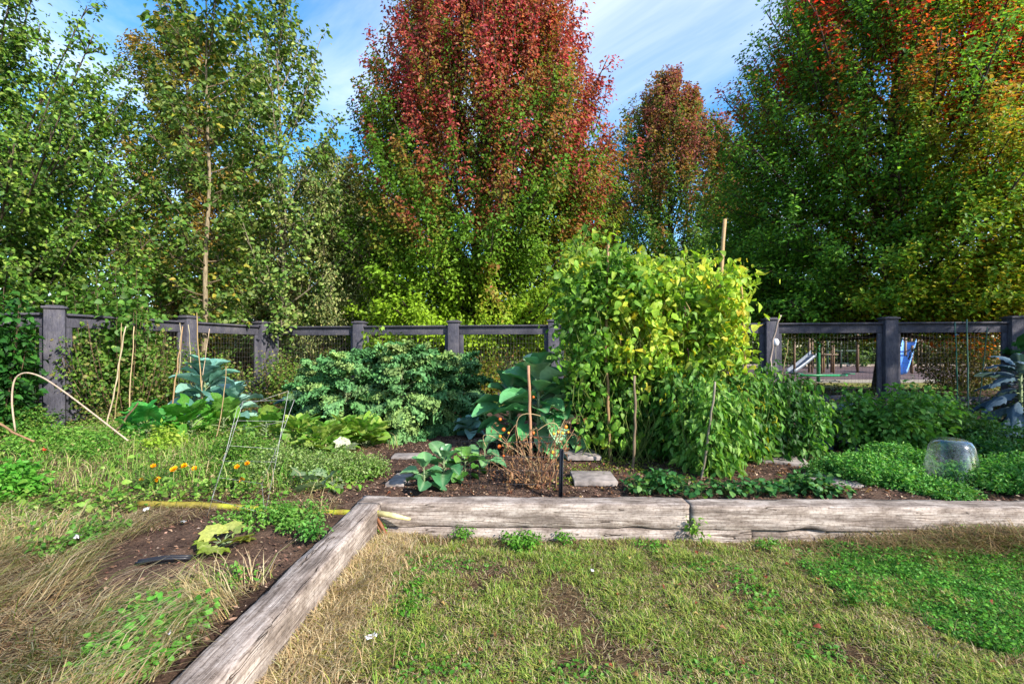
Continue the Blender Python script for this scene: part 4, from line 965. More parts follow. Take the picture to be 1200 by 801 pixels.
# ================================================================== BEANS
BX0, BX1, BY0, BY1 = .72, 2.24, 5.15, 6.0
def bean_vines():
    r = np.random.default_rng(160)
    T = thing('pole_bean_vine', 'tall wall of climbing bean vines, green at left and yellowing at right', 'bean vine', (1.6, 5.5, .18))
    n = 23000
    # vines climb in strands on the string lattice: clumped positions
    ns = 170
    sx_ = r.uniform(BX0 - .05, BX1 + .05, ns); face = r.random(ns)
    sy_ = np.where(face < .5, BY0 + r.normal(0, .1, ns), np.where(face < .85, BY1 + r.normal(0, .12, ns), r.uniform(BY0, BY1, ns)))
    top = 1.95 + .7 * fnoise(sx_ * 3.5, sy_ * 0 + 3) + r.normal(0, .12, ns) + .12 * np.sin(sx_ * 3.0)
    k = r.integers(0, ns, n); zt = r.random(n) ** .85
    z = .35 + (top[k] - .35) * zt
    bow = .09 * np.sin(z * 5 + k)
    X = sx_[k] + bow + r.normal(0, .075, n); Y = sy_[k] + .1 * np.sin(z * 4 + k * 2) + r.normal(0, .1, n)
    # outline: narrower at the base and ragged shoots on top
    cx = (BX0 + BX1) / 2; X = cx + (X - cx) * (1.0 + .10 * sstep(.6, 1.6, z) - .12 * sstep(1.2, .3, z))
    # gaps
    gap = (fnoise(X * 3.2, z * 3.2 + Y * 2) > .38) & ((z > 1.15) | (r.random(n) < .35))
    X, Y, z, kk = X[gap], Y[gap], z[gap], k[gap]; n = len(X)
    pos = np.column_stack([X - 1.6, Y - 5.5, z - .18])
    out = np.column_stack([(X - cx) * .3, Y - 5.5, np.zeros(n)]); out = nrm(out)
    d = r.normal(0, .7, (n, 3)) + out * .4; d[:, 2] -= .6
    up = out * .5 + r.normal(0, .75, (n, 3)); up[:, 2] += .5
    ky = sstep(-.35, .55, (X - cx) * .75 + (z - 1.6) * .3 + (fnoise(X * 2.6, z * 2.6) - .5) * 3.0 + r.normal(0, .15, n))[:, None]
    gr = palette([A(115, 180, 56), A(150, 205, 74), A(84, 145, 48)], n, r, None, .13)
    ye = palette([A(190, 226, 70), A(222, 236, 84), A(164, 212, 68), A(250, 228, 70)], n, r, [.35, .2, .33, .12], .1) * 1.18
    c = gr * (1 - ky) + ye * ky
    g = Geo(); sz_ = .092 * r.uniform(.4, 1.25, n)
    for j, tm in enumerate((T_ovate(.72, .1, .25), T_ovate(.5, .2, .45), T_ovate(.62, -.12, .1))):
        q = (np.arange(n) % 3) == j
        place(g, tm, pos[q], d[q], up[q], sz_[q], c[q], vein=A(190, 205, 110))
    # ragged shoots at the top
    gs = Geo()
    for i in range(60):
        x0 = r.uniform(BX0 - .05, BX1); y0 = r.uniform(BY0, BY1); zz0 = 2.27 + .1 * math.sin(x0 * 3)
        p = [np.array([x0, y0, zz0])]; dd = np.array([r.normal(0, .3), r.normal(0, .3), 1.0])
        m_ = r.integers(4, 7)
        for _ in range(m_):
            p.append(p[-1] + dd * .05); dd = nrm(dd + r.normal(0, .35, 3) + [0, 0, -.12])
        p = np.array(p) - [1.6, 5.5, .18]; tube(gs, p, np.linspace(.004, .0015, len(p)), 4, A(130, 170, 60), cap=False)
        q = np.repeat(p, 3, 0) + r.normal(0, .03, (len(p) * 3, 3)); dq = r.normal(0, 1, q.shape); dq[:, 2] -= .4
        place(g, T_ovate(.74, .1, .2), q, dq, r.normal(0, .5, q.shape) + [0, -.4, .6], .085 * r.uniform(.5, 1.1, len(q)), palette([A(140, 185, 55), A(180, 205, 70)], len(q), r))
    for i in range(ns):
        zs = np.linspace(.0, top[i] - .2, 14); xx = cx + (sx_[i] - cx) * (1.0 + .10 * sstep(.6, 1.6, zs) - .12 * sstep(1.2, .3, zs)) + .13 * np.sin((zs + .18) * 5 + i) * min(1, 1)
        yy = sy_[i] + .1 * np.sin((zs + .18) * 4 + i * 2)
        tube(gs, np.column_stack([xx - 1.6, yy - 5.5, zs]), .003, 4, A(130, 150, 62), cap=False)
    for i in range(70):
        gp_ = Geo()
        x0 = r.uniform(BX0 + .4, BX1 + .15); y0 = BY0 - r.uniform(0, .16); z0 = r.uniform(.9, 2.2); l = r.uniform(.1, .2)
        cc = [A(120, 62, 80), A(196, 170, 110), A(120, 150, 60)][r.integers(3)]
        b = r.normal(0, .03)
        tube(gp_, np.array([[x0, y0, z0], [x0 + b, y0, z0 - l * .5], [x0 + b * .5, y0, z0 - l]]) - [1.6, 5.5, .18], [.003, .006, .002], 5, cc); gp_.build('bean_pod', M['cane'], T, smooth=True)
    gs.build('stem', M['cane'], T, smooth=True); g.build('foliage', M['leaf'], T)
    # taller side shoot at the left pole
bean_vines()
def pole(name, label, cat, p0, p1, r0, r1, col, group=None, knots=True, mat='cane', seed=0, bend=.012):
    g = Geo(); r = np.random.default_rng(seed + 5)
    p0 = np.array(p0, float); p1 = np.array(p1, float); n = 12; s = np.linspace(0, 1, n)
    pts = (p1 - p0) * s[:, None]; pts[1:-1] += r.normal(0, bend, (n - 2, 3)) * .5
    pts += np.sin(s * PI)[:, None] * r.normal(0, bend * 2, 3)
    rad = np.linspace(r0, r1, n) * (1 + (r.random(n) - .5) * (.3 if knots else 0))
    tube(g, pts, rad, 7, col)
    o = g.build(name, M[mat], loc=tuple(p0), smooth=True)
    return tag(o, label, cat, group)
WOODC = A(176, 146, 112); BAM = A(205, 182, 140)
x, y, _ = gp(716, 530, .15); pole('bean_pole', 'brown bean pole at the front left of the bean wall', 'pole', ((716 - 600) / F * 5.1, 5.1, .1), ((713 - 600) / F * 5.1, 5.1, 2.5), .018, .014, A(175, 140, 100), 'poles holding up the bean vines')
pole('bean_pole', 'tan bean pole sticking out above the vines at the right', 'pole', (2.25, 5.35, .1), (2.42, 5.5, top_z(257, 5.5)), .024, .02, A(200, 165, 115), 'poles holding up the bean vines', seed=2)
pole('bean_pole', 'bean pole at the right end leaning in the yellow leaves', 'pole', (2.5, 5.1, .1), (2.36, 5.0, 2.1), .016, .012, A(190, 160, 80), 'poles holding up the bean vines', seed=3)
x = (740 - 600) / F * 4.72; y = 4.74; pole('garden_stake', 'thick pale stake standing at the foot of the bean wall', 'stake', (x, y - .02, .1), (x + .03, y - .02, top_z(440, y)), .016, .012, A(140, 120, 95), 'stakes among the pepper plants', seed=4)
x = (822 - 600) / F * 4.3; y = 4.65; pole('garden_stake', 'slanting pale stake in the pepper leaves at the right', 'stake', (x, y - .3, .1), (x + .1, y - .4, top_z(447, y - .4)), .012, .009, A(160, 150, 128), 'stakes among the pepper plants', seed=5)
x, y, _ = gp(851, 545, .17); pole('garden_stake', 'short brown stake right of the slanting one', 'stake', (x + .1, y + .2, .1), (x + .14, y + .2, .95), .014, .012, A(150, 120, 90), 'stakes among the pepper plants', seed=6)

# pepper / bush plants in front and beside
PG = [A(88, 152, 58), A(112, 175, 72), A(64, 120, 48), A(140, 190, 90)]
PGD = [A(58, 108, 44), A(76, 130, 52), A(48, 90, 40)]
pep = [(706, 520, 405, .36, PGD, 'dark green pepper plant at the left foot of the bean wall'), (735, 524, 402, .34, PG, 'tall pepper plant behind the thick pale stake'), (770, 528, 400, .36, PG, 'dense pepper plant in the middle below the vines'),
       (805, 535, 415, .34, PG, 'light green pepper plant left of the slanting stake'), (832, 548, 440, .3, [A(130, 185, 75), A(100, 160, 60), A(160, 205, 95)], 'bright narrow leaved pepper reaching the path, drooping to the soil'), (868, 535, 408, .34, PG, 'pepper plant with a few yellow leaves at the right'),
       (905, 530, 422, .28, PGD, 'pepper plant with hanging leaves beside the white-topped stick'), (938, 528, 436, .24, PG, 'rightmost pepper plant with hanging leaves')]
for k, (px, py, pt, r_, cols, lb) in enumerate(pep):
    x, y, _ = gp(px, py + 9, .17); h = top_z(pt, y) - .17
    yl = [A(225, 215, 60)] if k in (3, 5) else []
    cc = cols + yl; wv = None if not yl else [.93 / len(cols)] * len(cols) + [.07]
    bush('pepper_plant', lb, 'pepper plant', x, y, h, r_, cc, n_stems=20, n_leaves=1900 if k < 6 else 900, lsize=.1, tmpl=TON, seed=170 + k, droop=1.1, jit=.06, w=wv, flat=.35, low=.12, group='pepper plants around the bean wall', shape=.6, stem_r=.005)

# tomato / potato greens at the right
TG = [A(115, 175, 70), A(140, 200, 88), A(88, 148, 60)]
for k, (px, py, pt, r_, ls, n, cols, lb) in enumerate([
    (1010, 528, 455, .42, .085, 1700, TG, 'leafy raspberry bush left of the dark fence post foot'), (1060, 530, 440, .48, .085, 2100, TG, 'tall raspberry bush in front of the dark fence post'),
    (1108, 525, 460, .5, .06, 3200, [A(70, 120, 50), A(96, 140, 62)], 'raspberry bush behind the glass cloche'), (1160, 530, 490, .5, .06, 3200, [A(64, 115, 50), A(90, 140, 60)], 'green bush right of the cloche'),
    (1185, 545, 510, .4, .05, 2600, [A(60, 120, 50), A(90, 150, 62)], 'low green herb at the right edge')]):
    x, y, _ = gp(px, py, .17); h = top_z(pt, y) - .17
    bush('raspberry_bush', lb, 'bush', x, y, h, r_, cols, n_stems=24, n_leaves=n, lsize=ls, tmpl=TO, seed=190 + k, droop=.4, jit=.07)
# strawberries along the timber
ST = T_ovate(.9, .12, .1)
for k, (px, py, lb) in enumerate([(752, 576, 'small strawberry tuft left of the larger strawberry clump'), (775, 574, 'bushy strawberry clump near the paving stones'), (812, 580, 'strawberry plant just above the timber joint'), (845, 578, 'strawberry plant with light leaves right of the joint'),
                              (880, 580, 'strawberry plant among dried red leaves'), (915, 578, 'strawberry plant left of the flat stone'), (948, 578, 'large strawberry clump beside the flat stone'), (975, 580, 'rightmost strawberry plant before the feathery herbs')]):
    x, y, _ = gp(px, py, .19)
    bush('strawberry_plant', lb, 'strawberry plant', x, max(y, 3.82), .13 if k not in (1, 6) else .17, .16, [A(70, 135, 70), A(96, 160, 88), A(52, 104, 56), A(130, 180, 90)], n_stems=30, n_leaves=[70, 300, 80, 90, 120, 110, 270, 90][k], lsize=.06, tmpl=ST, z0=.19, seed=200 + k, jit=.03, low=.55, shape=1.2, stem_r=.0015, group='strawberry plants behind the front timber', flat=.7)
# feathery herbs
FE = [A(92, 165, 66), A(120, 190, 84), A(70, 135, 54), A(150, 205, 100)]
for k, (px, py, r_, h, lb) in enumerate([(985, 560, .3, .2, 'feathery carrot tops next to the flat stone'), (1025, 566, .34, .24, 'feathery carrot tops left of the cloche'), (1065, 572, .28, .16, 'bright carrot tops right in front of the cloche'), (1110, 582, .28, .07, 'carrot tops hiding the foot of the cloche'),
                                    (1155, 570, .36, .24, 'carrot tops right of the cloche'), (1195, 568, .34, .24, 'carrot tops at the right edge'), (1000, 548, .26, .18, 'small carrot tops behind the flat stone'), (1050, 548, .3, .22, 'carrot tops behind the front carrot row')]):
    x, y, _ = gp(px, py, .18)
    bush('carrot_plant', lb, 'carrot tops', x, max(y, 3.95), h * (1.25 if k % 2 else .85), r_, [c_ * (1.25 if k % 3 else .95) for c_ in FE], n_stems=70, n_leaves=4200, lsize=.042, tmpl=TDN, z0=.18, seed=210 + k, jit=.022, low=.2, shape=1.2, stem_r=.0014, group='feathery carrot tops in the right bed')

# ================================================================== DRY TOMATO, STAKE, WIRE
x0, y0, _ = gp(620, 560, .18)
pole('tomato_stake', 'square reddish wooden stake beside the dry tomato plant', 'stake', gp(622, 568, .15), (gp(622, 568, .15)[0] - .02, gp(622, 568, .15)[1], top_z(428, gp(622, 568, .15)[1])), .014, .013, A(200, 150, 115), seed=9, knots=False, bend=.004)
def dry_tomato():
    r = np.random.default_rng(220)
    bx, by, bz = gp(628, 574, .18); by = 4.12; bx = (628 - 600) / F * by
    T = thing('tomato_plant', 'withered brown tomato plant with small orange fruit behind black wire', 'tomato plant', (bx, by, .17))
    g = Geo(); gl = Geo(); tips = []
    for i in range(34):
        az = r.uniform(0, 2 * PI); side = -1 if i % 2 else 1
        tgt = np.array([r.normal(-.17 if side < 0 else .2, .1), r.normal(0, .12), r.uniform(.3, .62)])
        if i > 22: tgt = np.array([r.uniform(-.4, .35), r.normal(0, .12), r.uniform(.08, .4)])
        b = np.array([r.normal(0, .05), r.normal(0, .03), 0]); m_ = (b + tgt) / 2 + r.normal(0, .05, 3)
        s = np.linspace(0, 1, 9)[:, None]; bz_ = (1 - s) ** 2 * b + 2 * s * (1 - s) * m_ + s ** 2 * tgt
        bz_[1:-1] += r.normal(0, .007, (7, 3))
        tube(g, bz_, np.linspace(.006, .002, 9) * r.uniform(.6, 1.2), 5, palette([A(190, 145, 105), A(165, 115, 82), A(215, 175, 135)], 1, r)[0], cap=False); tips.append(tgt)
        for j in range(3):
            a = bz_[r.integers(3, 9)]; e = a + r.normal(0, .07, 3) + [0, 0, -.03]
            tube(g, [a, (a + e) / 2 + [0, 0, .02], e], [.002, .0015, .001], 4, A(190, 150, 110), cap=False)
            n = 3; pp = np.repeat(e[None], n, 0) + r.normal(0, .012, (n, 3))
            place(gl, T_ovate(.4, .35, .5), pp, r.normal(0, 1, (n, 3)) + [0, 0, -1.2], r.normal(0, 1, (n, 3)), r.uniform(.02, .05, n), palette([A(170, 120, 85), A(130, 85, 62), A(200, 160, 115)], n, r))
    # arching dead canes
    for (a, b, c) in (((.0, 0, .2), (-.55, 0, .62), (-.43, .02, .36)), ((.02, 0, .5), (.22, 0, .66), (.2, 0, .4)), ((0, 0, .1), (-.35, -.05, .75), (.04, 0, .62)), ((.05, 0, .0), (.1, 0, .3), (.25, 0, .6))):
        s = np.linspace(0, 1, 12)[:, None]; q = (1 - s) ** 2 * np.array(a) + 2 * s * (1 - s) * np.array(b) + s ** 2 * np.array(c)
        tube(g, q, .0035, 5, A(205, 178, 130), cap=False)
    g.build('stem', M['cane'], T, smooth=True); gl.build('withered_leaves', M['leaf_dull'], T)
    for k, (px, py, c) in enumerate([(625, 465, 0), (586, 511, 1), (590, 503, 0), (596, 507, 2), (586, 491, 0), (585, 523, 0), (590, 534, 0), (625, 507, 0), (648, 530, 2), (654, 506, 2), (659, 507, 2), (663, 500, 1), (666, 506, 2), (649, 508, 2)]):
        fy = by - .02; g = Geo(); sphere(g, (0, 0, 0), .011 + .003 * (k % 3), [A(225, 110, 40, .8), A(235, 140, 40, .8), A(240, 185, 60, .8)][c], 10)
        g.build('tomato', M['fruit'], T, smooth=True, loc=((px - 600) / F * fy - bx, fy - by, top_z(py, fy) - .17))
dry_tomato()
# black wire panel + steel post
T = thing('wire_edging', 'low black wire mesh panel in front of the dry tomato', 'wire panel', (0, 4.0, .18))
g = Geo(); xa, xb = (540 - 600) / F * 3.9, (656 - 600) / F * 3.9; zt = top_z(518, 3.9) - .18
for z in (zt, zt * .72, zt * .46, zt * .2): tube(g, [[xa, -.06, z], [xb, -.08, z - .005]], .0022, 4)
for i in range(12):
    x_ = xa + (xb - xa) * i / 11; tube(g, [[x_, -.07, -.03], [x_, -.07, zt]], .0016, 4, cap=False)
g.build('mesh', M['blackwire'], T)
g = Geo(); tube(g, [[xa + .04, 0.35, zt], [xb + .03, .05, zt + .01]], .0022, 4); tube(g, [[xa + .04, 0.35, zt * .5], [xb + .03, .05, zt * .5]], .0022, 4)
g.build('rear_wire', M['blackwire'], T)
g = Geo(); box(g, (0, 0, .2), (.022, .022, .50), .2); box(g, (.012, -.012, .2), (.004, .03, .5), .2); o = g.build('steel_post', M['blackwire'], loc=((656 - 600) / F * 3.83, 3.83, .12)); o.rotation_euler = (0, math.radians(1.5), 0)
tag(o, 'short black steel post standing at the timber edge', 'post')
# wire tomato cage, galvanised, tilted
def cage():
    x, y, _ = gp(292, 612, .19); T = thing('wire_cage', 'galvanised wire frame leaning over the weeds in the left bed', 'wire cage', (x, y, .19))
    def P(px, py, yy): return np.array([(px - 600) / F * yy - x, yy - y, top_z(py, yy) - .19])
    g = Geo()
    A1, A2 = P(243, 604, y), P(278, 478, y + .15); B1, B2 = P(305, 628, y - .02), P(338, 458, y + .15); C1, C2 = P(300, 584, y + .35), P(345, 468, y + .4); D1, D2 = P(250, 575, y + .4), P(285, 470, y + .5)
    for a, b in ((A1, A2), (B1, B2), (C1, C2), (D1, D2)): tube(g, [a, (a + b) / 2 + [.008, 0, 0], b], .0013, 5)
    for t in (.15, .5, .78, 1):
        c = [a + (b - a) * t for a, b in ((A1, A2), (B1, B2), (C1, C2), (D1, D2))]
        tube(g, c + [c[0]], .0012, 4)
    g.build('wire', M['galv'], T, smooth=True)
cage()

# ================================================================== CANES AND HOOPS
for k, (x0, y0, x1, y1, Z, th, lb) in enumerate([(122, 490, 144, 382, 6.6, .011, 'tall tan bamboo cane leaning right near the left post'), (130, 490, 139, 378, 6.9, .008, 'thin cane just behind the leaning tan cane'), (149, 474, 154, 382, 7.0, .009, 'upright cane second group, right of the leaning cane'),
     (197, 492, 211, 382, 6.5, .010, 'split tan cane between the two cane groups'), (209, 470, 208, 378, 7.3, .008, 'thin upright cane before the left fence rail'), (241, 463, 228, 366, 7.0, .009, 'pale cane leaning left by the blue-green collard'), (232, 460, 243, 385, 7.2, .007, 'thin white cane crossing the pale leaning cane'), (217, 430, 218, 380, 7.6, .007, 'short thin cane hidden in leaves near the second post'),
     (250, 520, 262, 430, 5.8, .006, 'thin straw cane behind the squash leaves')]):
    pole('bamboo_cane', lb, 'cane', ((x0 - 600) / F * Z, Z, .12), ((x1 - 600) / F * Z, Z + .05, top_z(y1, Z)), th, th * .7, palette([BAM, A(190, 160, 115), A(215, 195, 160)], 1, rng)[0], 'bamboo canes in the left bed', seed=20 + k, bend=.01)
def hoop(label, pts, r0, col):
    g = Geo(); P_ = np.array([[(px - 600) / F * Z, Z, top_z(py, Z)] for px, py, Z in pts]); 
    # smooth curve through the points
    t = np.arange(len(P_)); tt = np.linspace(0, len(P_) - 1, 40); Q = np.column_stack([np.interp(tt, t, P_[:, i]) for i in range(3)])
    for _ in range(6): Q[1:-1] = (Q[:-2] + Q[1:-1] * 2 + Q[2:]) / 4
    b = Q[0].copy(); tube(g, Q - b, r0, 7, col); o = g.build('garden_hoop', M['cane'], loc=tuple(b), smooth=True); tag(o, label, 'hoop')
hoop('pale arched hoop bending down over the weeds at the left edge', [(18, 505, 5.2), (13, 470, 5.2), (16, 442, 5.2), (30, 435, 5.2), (50, 441, 5.2), (80, 462, 5.1), (110, 485, 5.05), (150, 516, 5.0)], .0085, A(215, 190, 165))
pole('dead_branch', 'straight brown stick lying in weeds at the far left', 'stick', ((0 - 600) / F * 4.8 - .3, 4.8, top_z(470, 4.8)), ((46 - 600) / F * 4.8, 4.75, top_z(516, 4.8)), .013, .010, A(170, 130, 95), seed=40)
pole('dead_branch', 'weathered stick slanting behind the squash leaves', 'stick', ((120 - 600) / F * 5.6, 5.6, .2), ((154 - 600) / F * 5.6, 5.7, top_z(473, 5.6)), .012, .009, A(130, 105, 80), seed=41)
# yellow stalk across the side beam
def stalk():
    T = thing('cut_stalk', 'thick yellow cut stalk lying across the side beam', 'stalk', (-1.5, 3.45, .24))
    g = Geo(); def_pts = [(162, 590, 3.6, .024), (240, 592, 3.55, .024), (300, 596, 3.52, .022), (380, 600, 3.5, .021), (446, 601, 3.46, .019)]
    P_ = np.array([[(px - 600) / F * Z, Z, top_z(py, Z)] for px, py, Z, _ in def_pts]) - [-1.5, 3.45, .24]
    t = np.linspace(0, 4, 30); Q = np.column_stack([np.interp(t, range(5), P_[:, i]) for i in range(3)]); R_ = np.interp(t, range(5), [d[3] for d in def_pts]); R_[::6] *= 1.15
    cs = np.array([lin(175, 180, 50, .75) if i % 6 else lin(150, 130, 50, .6) for i in range(30)]); cs[:10] = lin(165, 150, 60, .6)
    tube(g, Q, R_, 10, cs); g.build('stem', M['cane'], T, smooth=True)
    g = Geo(); Q = np.array([[(px - 600) / F * Z, Z, top_z(py, Z)] for px, py, Z in [(444, 601, 3.46), (462, 604, 3.44), (481, 608, 3.42)]]) - [-1.5, 3.45, .24]
    tube(g, Q, [.022, .020, .010], 8, lin(225, 215, 150, .75)); g.build('split_end', M['cane'], T, smooth=True)
    g = Geo(); Q = np.array([[(px - 600) / F * Z, Z, top_z(py, Z)] for px, py, Z in [(440, 604, 3.46), (446, 614, 3.44), (453, 626, 3.42)]]) - [-1.5, 3.45, .24]
    tube(g, Q, [.008, .014, .010], 6, A(150, 95, 60)); tube(g, Q + [[-.03, 0, 0]] * 3, [.006, .009, .006], 6, A(140, 100, 70)); g.build('torn_bark', M['cane'], T, smooth=True)
stalk()
for k, (px, yb, yt, Z, c, th, lb) in enumerate([(1119, 470, 377, 8.2, A(40, 110, 90), .011, 'green plastic cane with a blue tie before the right fence'), (1133, 475, 374, 8.0, A(90, 130, 110), .012, 'pale green cane right of the one with the blue tie'), (1157, 460, 383, 8.4, A(40, 90, 70), .009, 'thin dark green cane nearest the right edge')]):
    o = pole('plant_cane', lb, 'cane', ((px + (2 if k < 2 else -12) - 600) / F * Z, Z, .12), ((px - 600) / F * Z, Z, top_z(yt, Z)), th, th * .9, c, 'green canes at the right', knots=False, mat='plastic', seed=50 + k, bend=.004)
    if k == 0:
        g = Geo(); tube(g, [[-.03, -.02, 0], [.0, -.025, .02], [.03, -.02, .01]], .008, 5, A(120, 170, 200)); t_ = g.build('tie', M['plastic'], o); t_.location = (-.02, 0, top_z(393, Z) - .12)
pole('garden_stake', 'bare crooked stick standing against the fence right of the vines', 'stake', ((918 - 600) / F * 7.4, 7.4, .12), ((915 - 600) / F * 7.4, 7.4, top_z(369, 7.4)), .022, .015, A(196, 176, 165), seed=60, bend=.03)
g = Geo(); sphere(g, (0, 0, 0), .055, A(235, 235, 240, .85), 12, (.9, .9, 1.15)); 
tube(g, [[0, 0, -.05], [.0, 0, -1.05]], .005, 5, A(160, 150, 130)); o = g.build('white_cap', M['plastic'], loc=((909 - 600) / F * 7.6, 7.6, top_z(401, 7.6)), smooth=True); tag(o, 'small white cup on a thin rod beside the crooked stick', 'cup')
pole('garden_stake', 'thin slanting twig right of the crooked stick', 'stake', ((905 - 600) / F * 7.6, 7.6, .6), ((928 - 600) / F * 7.6, 7.7, top_z(398, 7.6)), .009, .006, A(160, 140, 90), seed=61)
pole('garden_stake', 'short slanting stick standing in the raspberry leaves', 'stake', gp(1030, 530, .15), (gp(1030, 530, .15)[0] + .1, gp(1030, 530, .15)[1], top_z(479, gp(1030, 530, .15)[1])), .014, .010, A(185, 135, 105), seed=62)
pole('garden_stake', 'brown stick under the rightmost pepper plant', 'stake', gp(940, 527, .15), (gp(940, 527, .15)[0] + .02, gp(940, 527, .15)[1], .8), .014, .012, A(150, 105, 75), seed=63)
pole('garden_stake', 'small grey peg standing right of the curly kale', 'stake', gp(537, 505, .15), (gp(537, 505, .15)[0] + .02, gp(537, 505, .15)[1], top_z(468, gp(537, 505, .15)[1])), .012, .011, A(150, 140, 120), seed=64)
pole('garden_stake', 'thin peg between kale and wire cage', 'stake', gp(310, 462, .15), (gp(310, 462, .15)[0] - .03, gp(310, 462, .15)[1], top_z(432, gp(310, 462, .15)[1])), .02, .018, A(200, 150, 120), seed=65)

# small pink plant tag by the stake
g = Geo(); box(g, (0, 0, .05), (.035, .003, .05), .1, A(190, 150, 200)); box(g, (0, 0, .01), (.03, .003, .04), .1, A(225, 195, 150)); o = g.build('plant_tag', M['plastic'], loc=gp(750, 531, .19)); tag(o, 'tiny lilac plant tag at the foot of the bean wall', 'tag')

# ================================================================== CLOCHE
def cloche():
    m, nt, out = new_mat('cloche_plastic')
    gl = nt.nodes.new('ShaderNodeBsdfGlossy'); gl.inputs['Roughness'].default_value = .12; gl.inputs['Color'].default_value = (.9, .95, 1, 1)
    tr = nt.nodes.new('ShaderNodeBsdfTransparent'); tr.inputs['Color'].default_value = (.9, .93, .95, 1)
    df = nt.nodes.new('ShaderNodeBsdfTranslucent'); df.inputs['Color'].default_value = (.75, .82, .88, 1)
    tcc = nt.nodes.new('ShaderNodeTexCoord'); ns = noise(nt, tcc.outputs['Object'], 25, 6, .7)
    fr = nt.nodes.new('ShaderNodeLayerWeight'); fr.inputs['Blend'].default_value = .22
    r1 = ramp(nt, ns.outputs['Fac'], [(.4, (.04, .04, .04)), (.7, (.25, .25, .25))])
    m1 = nt.nodes.new('ShaderNodeMixShader'); L(nt, r1.outputs[0], m1.inputs[0]); L(nt, tr.outputs[0], m1.inputs[1]); L(nt, df.outputs[0], m1.inputs[2])
    m2 = nt.nodes.new('ShaderNodeMixShader'); L(nt, fr.outputs['Facing'], m2.inputs[0]); L(nt, m1.outputs[0], m2.inputs[1]); L(nt, gl.outputs[0], m2.inputs[2])
    L(nt, m2.outputs[0], out.inputs[0])
    x, y, _ = gp(1115, 565, .18); y -= .0
    T = thing('garden_cloche', 'clear plastic bell cloche standing among the carrot tops', 'cloche', (x, y, .18), .1)
    sc = y / F
    prof = [(28, 0), (27.5, 4), (25, 20), (22.8, 33), (20.8, 43), (17.5, 48.5), (12, 51.2), (6, 52.4), (0.01, 52.8)]
    def lathe(g, prof, n=36):
        a = np.arange(n) / n * 2 * PI; V = np.array([[r_ * sc * math.cos(t), r_ * sc * math.sin(t), h * sc] for r_, h in prof for t in a]); q = []
        for i in range(len(prof) - 1):
            for j in range(n): q.append([i*n+j, i*n+(j+1)%n, (i+1)*n+(j+1)%n, (i+1)*n+j])
        g.add(V, [np.array(q)])
    g = Geo(); lathe(g, prof); g.build('dome', m, T, smooth=True)
    g = Geo(); a = np.linspace(0, 2 * PI, 37); tube(g, np.column_stack([28.4 * sc * np.cos(a), 28.4 * sc * np.sin(a), a * 0 + .004]), .005, 5, A(190, 200, 210)); g.build('rim', M['plastic'], T, smooth=True)
    bush('seedling', 'leafy seedling growing under the clear cloche', 'seedling', x, y, .2, .15, [A(90, 160, 70), A(120, 180, 90)], n_stems=14, n_leaves=260, lsize=.05, z0=.18, seed=300, jit=.03, stem_r=.002)
cloche()

# ================================================================== PAVING SLABS
def slab(label, cx, cy, wd, dp, rz=0, tilt=(0, 0), z=.2, seed=0):
    g = Geo(); box(g, (0, 0, 0), (wd, dp, .045), 0); o = g.build('paving_slab', M['slab'], loc=(cx, cy, z)); o.rotation_euler = (tilt[0], tilt[1], rz); bevel(o, .006)
    return tag(o, label, 'paving slab', 'concrete slabs forming a path in the bed')
def slab_px(label, px, py, wd, dp, rz=0, z=.195, **k):
    x, y, _ = gp(px, py, z + .02); slab(label, x, y, wd, dp, rz, z=z, **k)
slab_px('square grey slab nearest the timber, left of the strawberries', 695, 557.5, .375, .36, -.02, z=.205)
slab_px('shaded grey slab one step behind, by the black post', 680, 530, .36, .36, .12, z=.235, tilt=(.02, .03))
slab_px('grey slab half covered at the right foot of the peppers', 917, 537, .42, .36, -.35)
slab_px('grey slab beside the rightmost strawberries', 975, 561, .36, .34, -.25, z=.2)
slab_px('dark grey slab in shade at the left of the broccoli', 469, 560, .16, .36, -.05, z=.19)
slab_px('grey slab behind the young broccoli', 480, 533, .36, .22, .05, z=.19)
slab_px('reddish slab deep in shade between kale and collard', 578, 478, .7, .4, -.05, z=.22)
slab_px('grey slab at the foot of the left fence near the canes', 168, 478, .8, .3, .1, z=.25)
slab_px('flat stone at the base of the left corner post', 94, 500, .45, .35, 0, z=.2)

# ================================================================== LITTER AND CLODS
def blob(name, label, cat, px, py, z, s, col, seed, mat='chip', sq=(1, .7, .5)):
    r = np.random.default_rng(seed); g = Geo(); sphere(g, (0, 0, 0), s, col, 12, sq); g.v[0] = g.v[0] * (1 + r.normal(0, .14, (len(g.v[0]), 1)))
    o = g.build(name, M[mat], loc=gp(px, py, z)); o.rotation_euler = (0, 0, r.random() * 3); return tag(o, label, cat)
blob('soil_clod', 'dark lump of soil on the bare patch beside the side beam', 'clod', 221, 688, .19, .022, A(70, 72, 80), 1)
def paper(label, px, py, z, s, seed, col=A(236, 236, 240, .9)):
    r = np.random.default_rng(seed); g = Geo(); n = 5; X, Y = np.meshgrid(np.linspace(-1, 1, n), np.linspace(-.6, .6, n), indexing='ij')
    Z = r.random((n, n)) * .5; v = np.stack([X + r.normal(0, .1, X.shape), Y + r.normal(0, .1, X.shape), Z], -1).reshape(-1, 3) * s
    i = np.arange(n - 1)[:, None] * n; j = np.arange(n - 1)[None]; q = np.stack([i + j, i + n + j, i + n + j + 1, i + j + 1], -1).reshape(-1, 4)
    g.add(v, [q], col); o = g.build('paper_scrap', M['plastic'], loc=gp(px, py, z)); o.rotation_euler = (0, 0, r.random() * 3); m_ = o.modifiers.new('thick', 'SOLIDIFY'); m_.thickness = .001; tag(o, label, 'scrap')
paper('white scrap among low weeds in the left bed', 90, 630, .235, .030, 1)
